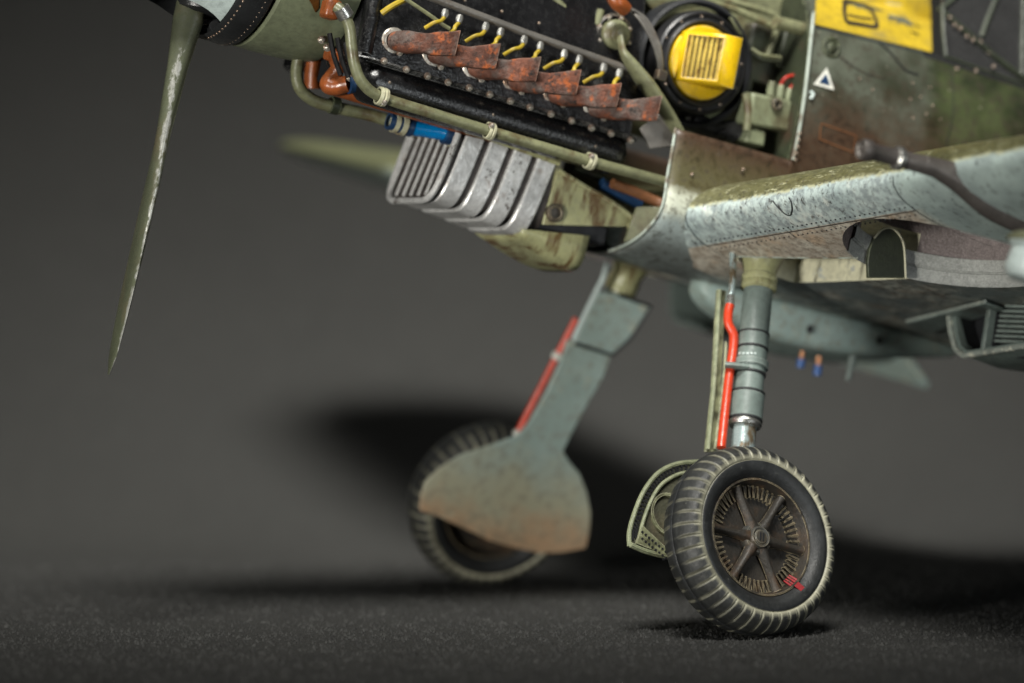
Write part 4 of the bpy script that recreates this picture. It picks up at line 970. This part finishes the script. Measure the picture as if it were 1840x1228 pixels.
    if s == 1:
        a0 = R(132)
        def rp(a, r, y): return Vector((-math.sin(a) * r, y, math.cos(a) * r)) if False else Vector((math.sin(a) * r, y, math.cos(a) * r))
        AA = -a0
        M['red_mark'] = paint('red_mark', (.25, .008, .012), .2, chip=(.03, .02, .015), chip_at=(.58, .66), chip_freq=14, rough=.5)
        G().prism([rp(AA - .06, .592, .212), rp(AA + .06, .592, .212), rp(AA + .05, .67, .247), rp(AA - .05, .67, .247)], (0, .006, 0)).build('red_mark', 'red_mark', wh)
        for da in (-.09, -.03, .04, .10):
            G().prism([rp(AA + da - .014, .50, .13), rp(AA + da + .016, .50, .13), rp(AA + da * .9 + .022, .575, .185), rp(AA + da * .9 - .02, .575, .185)], (0, .008, 0)).build('red_mark', 'red_mark', wh)
    for ch in list(wh.children):
        if not ch.name.startswith('tyre'): ch.scale = (1.075, 1.03, 1.075)
    # ---- leg: axle stub, fork, piston, sleeve, upper casting
    L0 = bpy.data.objects.new('landing_gear_leg', None); col.objects.link(L0); L0.parent = plane
    top = Vector((-.02, s * 1.56, 4.22)); ax_in = wc - k * .42
    if s == 1:
        top = at(1366, 486, 1.62); knee = at(1335, 800, 2.24)
    else:
        top = at(1128, 492, -1.52); knee = at(990, 790, -2.24)
    bot = knee + (knee - top).normalized() * .95
    D = (bot - top).normalized(); LT = (knee - top).length
    def P(t_): return top.lerp(knee, t_)
    def cyl(t0, t1, r0, r1, nm, mat, n=28, prof=None):
        a, b = P(t0), P(t1); L_ = (b - a).length
        pr = prof or [(0, r0 * .9), (.01, r0), (L_ - .01, r1), (L_, r1 * .9)]
        return G().lathe(a, D, pr, n, caps=False).build(nm, mat, L0, 35)
    cyl(-.05, .085, .2, .2, 'upper_casting', 'duct', prof=[(-.25, .28), (-.12, .27), (.04, .215), (.12, .19), (.18, .19), (.20, .205), (.24, .205), (.26, .19), (.29, .205), (.34, .205), (.36, .17)])
    cyl(.06, .375, .165, .17, 'outer_cylinder', 'gear')
    cyl(.375, .455, .175, .175, 'cylinder_sleeve', 'gear')
    cyl(.462, .60, .172, .172, 'stencilled_sleeve', 'gear')
    cyl(.605, .71, .165, .165, 'outer_cylinder', 'gear')
    cyl(.715, .865, .19, .19, 'lower_sleeve', 'gear')
    cyl(.86, .90, .19, .2, 'gland_ring', 'steel', prof=[(-.02, .19), (0, .175), (.03, .185), (.05, .19), (.08, .175), (.09, .13)])
    for t_ in (.375, .458, .602, .712, .862): cyl(t_ - .004, t_ + .007, .18, .18, 'seam_ring', 'gear_seam', prof=[(-.005, .15), (-.005, .181 if t_ < .7 else .194), (.018, .181 if t_ < .7 else .194), (.018, .15)])
    cyl(.89, 1.25, .135, .135, 'piston', 'piston')
    G().tube([bot + (knee - bot) * .35, bot, wc - k * .16, wc], [.13, .14, .12, .10], 12).build('axle', 'gear', L0)
    fv = Vector((1, 0, 0))
    if s == 1:
        # stencil rows: short pale dashes
        for r_i, (py, x0, x1) in enumerate(((635, 1329, 1360), (643, 1332, 1364), (651, 1336, 1366))):
            px = x0
            while px < x1:
                w_ = random.choice((3, 4, 5)); q = at(px, py, 2.0)
                # project onto the sleeve
                t_ = (q - top).dot(D); c_ = top + D * t_; b = ray(px, py); o_ = Vector(CA); bd_ = Vector(b)
                # nearest intersection of the ray with the cylinder
                dd = bd_ - D * bd_.dot(D); oo = (o_ - top) - D * (o_ - top).dot(D); A_ = dd.dot(dd); B_ = 2 * dd.dot(oo); C_ = oo.dot(oo) - .176 ** 2
                disc = B_ * B_ - 4 * A_ * C_
                if disc > 0:
                    h = o_ + bd_ * ((-B_ - math.sqrt(disc)) / (2 * A_)); nn = (h - (top + D * (h - top).dot(D))).normalized()
                    G().box(h, (.003, w_ * .003, .011), (nn, D.cross(nn).normalized(), D)).build('stencil_mark', 'pale', L0)
                px += w_ + 2.2
        # red brake line, silver upper end, clamp
        bl = [at(1312, 548, 1.72), at(1309, 562, 1.74), at(1309, 582, 1.77), at(1318, 602, 1.82), at(1317, 630, 1.88), at(1311, 670, 1.97), at(1304, 730, 2.1), at(1296, 805, 2.3)]
        G().tube(bl, .052, 12).build('brake_line', 'red', L0, 60)
        G().tube([at(1316, 440, 1.5), at(1317, 475, 1.6), at(1315, 520, 1.68), at(1313, 532, 1.7)], .040, 10).build('brake_line_upper', 'piston', L0)
        G().tube([at(1313, 530, 1.7), at(1312, 550, 1.72)], [.042, .055, .05], 10, smooth=False).build('line_fitting', 'steel', L0)
        c0 = P(.545)
        a, b = at(1312, 655, 2.22), P(.545)
        G().lathe(c0, D, [(-.03, .17), (-.03, .20), (.04, .20), (.04, .17)], 28).build('line_clamp', 'gear', L0)
        G().tube([at(1303, 656, 1.97), at(1318, 657, 2.02), at(1345, 660, 2.08)], .065, 10, flat=.6).build('line_clamp', 'gear', L0)
        # door strip seen edge-on behind the leg, and ribbed inner half disc behind the wheel
        n_in = k; po = wc - k * .70
        A = lambda px, py: atp(px, py, po, n_in)
        dq = [A(1290, 520), A(1305, 522), A(1300, 612), A(1296, 700), A(1287, 812), A(1268, 812), A(1280, 700), A(1285, 600)]
        dr = G().prism(dq, k * -.04).build('gear_door', 'rib_green', plane, bevel=.008)
        G().tube([A(1293, 522), A(1288, 612), A(1283, 690), A(1272, 808)], .028, 8).build('door_stiffener', 'connector', dr)
        G().tube([A(1303, 616) + k * .02, A(1298, 690) + k * .02, A(1283, 808) + k * .02], .018, 8).build('door_stiffener', 'rib_green', dr)
        arc = [A(1131, 982), A(1131, 955), A(1141, 920), A(1156, 885), A(1178, 855), A(1205, 838), A(1240, 831), A(1290, 835), A(1350, 870)]
        arc_s = smooth_path(arc, 5); low_ = [A(1380, 1010), A(1290, 1020), A(1195, 1000)]
        G().prism(arc_s + low_, k * -.03).build('door_disc', 'rib_dark', dr)
        G().tube(arc_s, .028, 8, smooth=False).build('door_rim', 'connector', dr)
        inner = smooth_path([A(1148, 965), A(1152, 945), A(1164, 910), A(1180, 880), A(1200, 862), A(1232, 850), A(1290, 850)], 5)
        G().tube([p + k * .02 for p in inner], .022, 8, smooth=False).build('door_rim', 'connector', dr)
        G().tube([A(1131, 980) + k * .02, A(1160, 992) + k * .02, A(1200, 1002) + k * .02], .03, 8).build('door_rim', 'connector', dr)
        G().prism([A(1150, 945) + k * .01, A(1200, 992) + k * .01, A(1196, 1000) + k * .01, A(1140, 978) + k * .01], k * .03).build('door_gusset', 'rib_green', dr)
        g = G()
        for i in range(2, len(arc_s) - 6):
            if i % 1 == 0:
                for f_ in (.3, .62):
                    q = arc_s[i].lerp(inner[min(len(inner) - 1, int(i * len(inner) / (len(arc_s) - 6)))], f_ * 1.0)
                    g.lathe(q, k, [(-.005, .02), (.014, .018), (.014, .0005)], 8)
        for i in range(16):
            q = A(1150 + i % 8 * 6, 958 + (i % 8) * 5 + (i // 8) * 12); g.lathe(q, k, [(-.005, .016), (.05, .014), (.05, .0005)], 8)
        o = g.build('lightening_holes', 'deep', dr); o['kind'] = 'stuff'
        G().lathe(A(1200, 925), k, [(0, .24), (.03, .24), (.03, .21), (.0, .2)], 32).build('brake_ring', 'rib_green', dr)
    else:
        # far leg: pale door plate toward the viewer
        n_in = k; po = wc - k * .80
        A = lambda px, py: atp(px, py, po, n_in)
        pts = [(1056, 620), (1100, 636), (1084, 680), (1060, 720), (1030, 775), (1012, 812), (1022, 828), (1042, 852), (1055, 885), (1062, 922), (1060, 955), (1053, 986), (1010, 994), (970, 995), (925, 985), (880, 972), (830, 948), (790, 930), (755, 918), (757, 890), (766, 866), (790, 843), (830, 818), (880, 802), (930, 784), (950, 762), (985, 700), (1008, 650), (1020, 612)]
        dr = G().prism([A(*p) for p in pts], k * .05).build('gear_door', 'door', plane, bevel=.012)
        up_ = [(1072, 524), (1110, 528), (1170, 548), (1152, 575), (1128, 610), (1100, 636), (1033, 616), (1052, 565)]
        G().prism([A(*p) - k * .03 for p in up_], k * .06).build('upper_door_panel', 'door', dr, bevel=.012)
        sm = [A(1032, 616), A(1064, 626), A(1098, 637), A(1130, 608), A(1168, 550), A(1110, 528)]
        G().tube([p - k * .04 for p in sm], .024, 6, smooth=False).build('panel_seam', 'gear_seam', dr)
        G().tube([A(1092, 470), A(1084, 500), A(1070, 528), A(1045, 580), A(1030, 612)], .035, 8).build('door_edge', 'pale', dr)
        B = lambda px, py: atp(px, py, po + k * .12, n_in)
        G().tube([B(1036, 572), B(1022, 600), B(1000, 642), B(978, 686), B(955, 730), B(932, 776)], .045, 10).build('brake_line', 'red', L0, 60)
        G().lathe(B(1001, 640), (B(1022, 600) - B(978, 686)), [(-.04, .04), (-.04, .065), (.04, .065), (.04, .04)], 12).build('line_clamp', 'white', L0)
        G().ball(B(930, 779), .06, 10, 6).build('line_fitting', 'white', L0)
        for q in range(12):
            a = q * math.pi / 6
        G().lathe((0, 0, 0), (0, -1, 0), [(.05, .34), (.16, .33), (.17, .25), (.12, .12), (.12, .0005)], 32).build('brake_drum', 'hub', wh, 30)
M['piston'] = paint('oily_piston', (.34, .42, .42), .1, stain=(.12, .075, .03), stain_amt=(.5, .56), stain_scale=(1.2, 1.2, .5), stain_freq=3, rough=.22, metal=.3)
M['rib_dark'] = paint('door_inner_dark', (.07, .07, .045), .3, stain=(.12, .10, .06), rough=.5, bs=.5)
gear(1); gear(-1)

bpy.context.view_layer.update()
for o in [x for x in bpy.data.objects if x.name.startswith('wheel') and x.type == 'EMPTY']:
    ty = next(c for c in o.children if c.name.startswith('tyre')); zmin = min((ty.matrix_world @ v.co).z for v in ty.data.vertices)
    mw = o.matrix_local.copy(); up_l = Vector((FW[2], LV[2], UP[2])); mw.translation -= up_l * (zmin - .002); o.matrix_local = mw
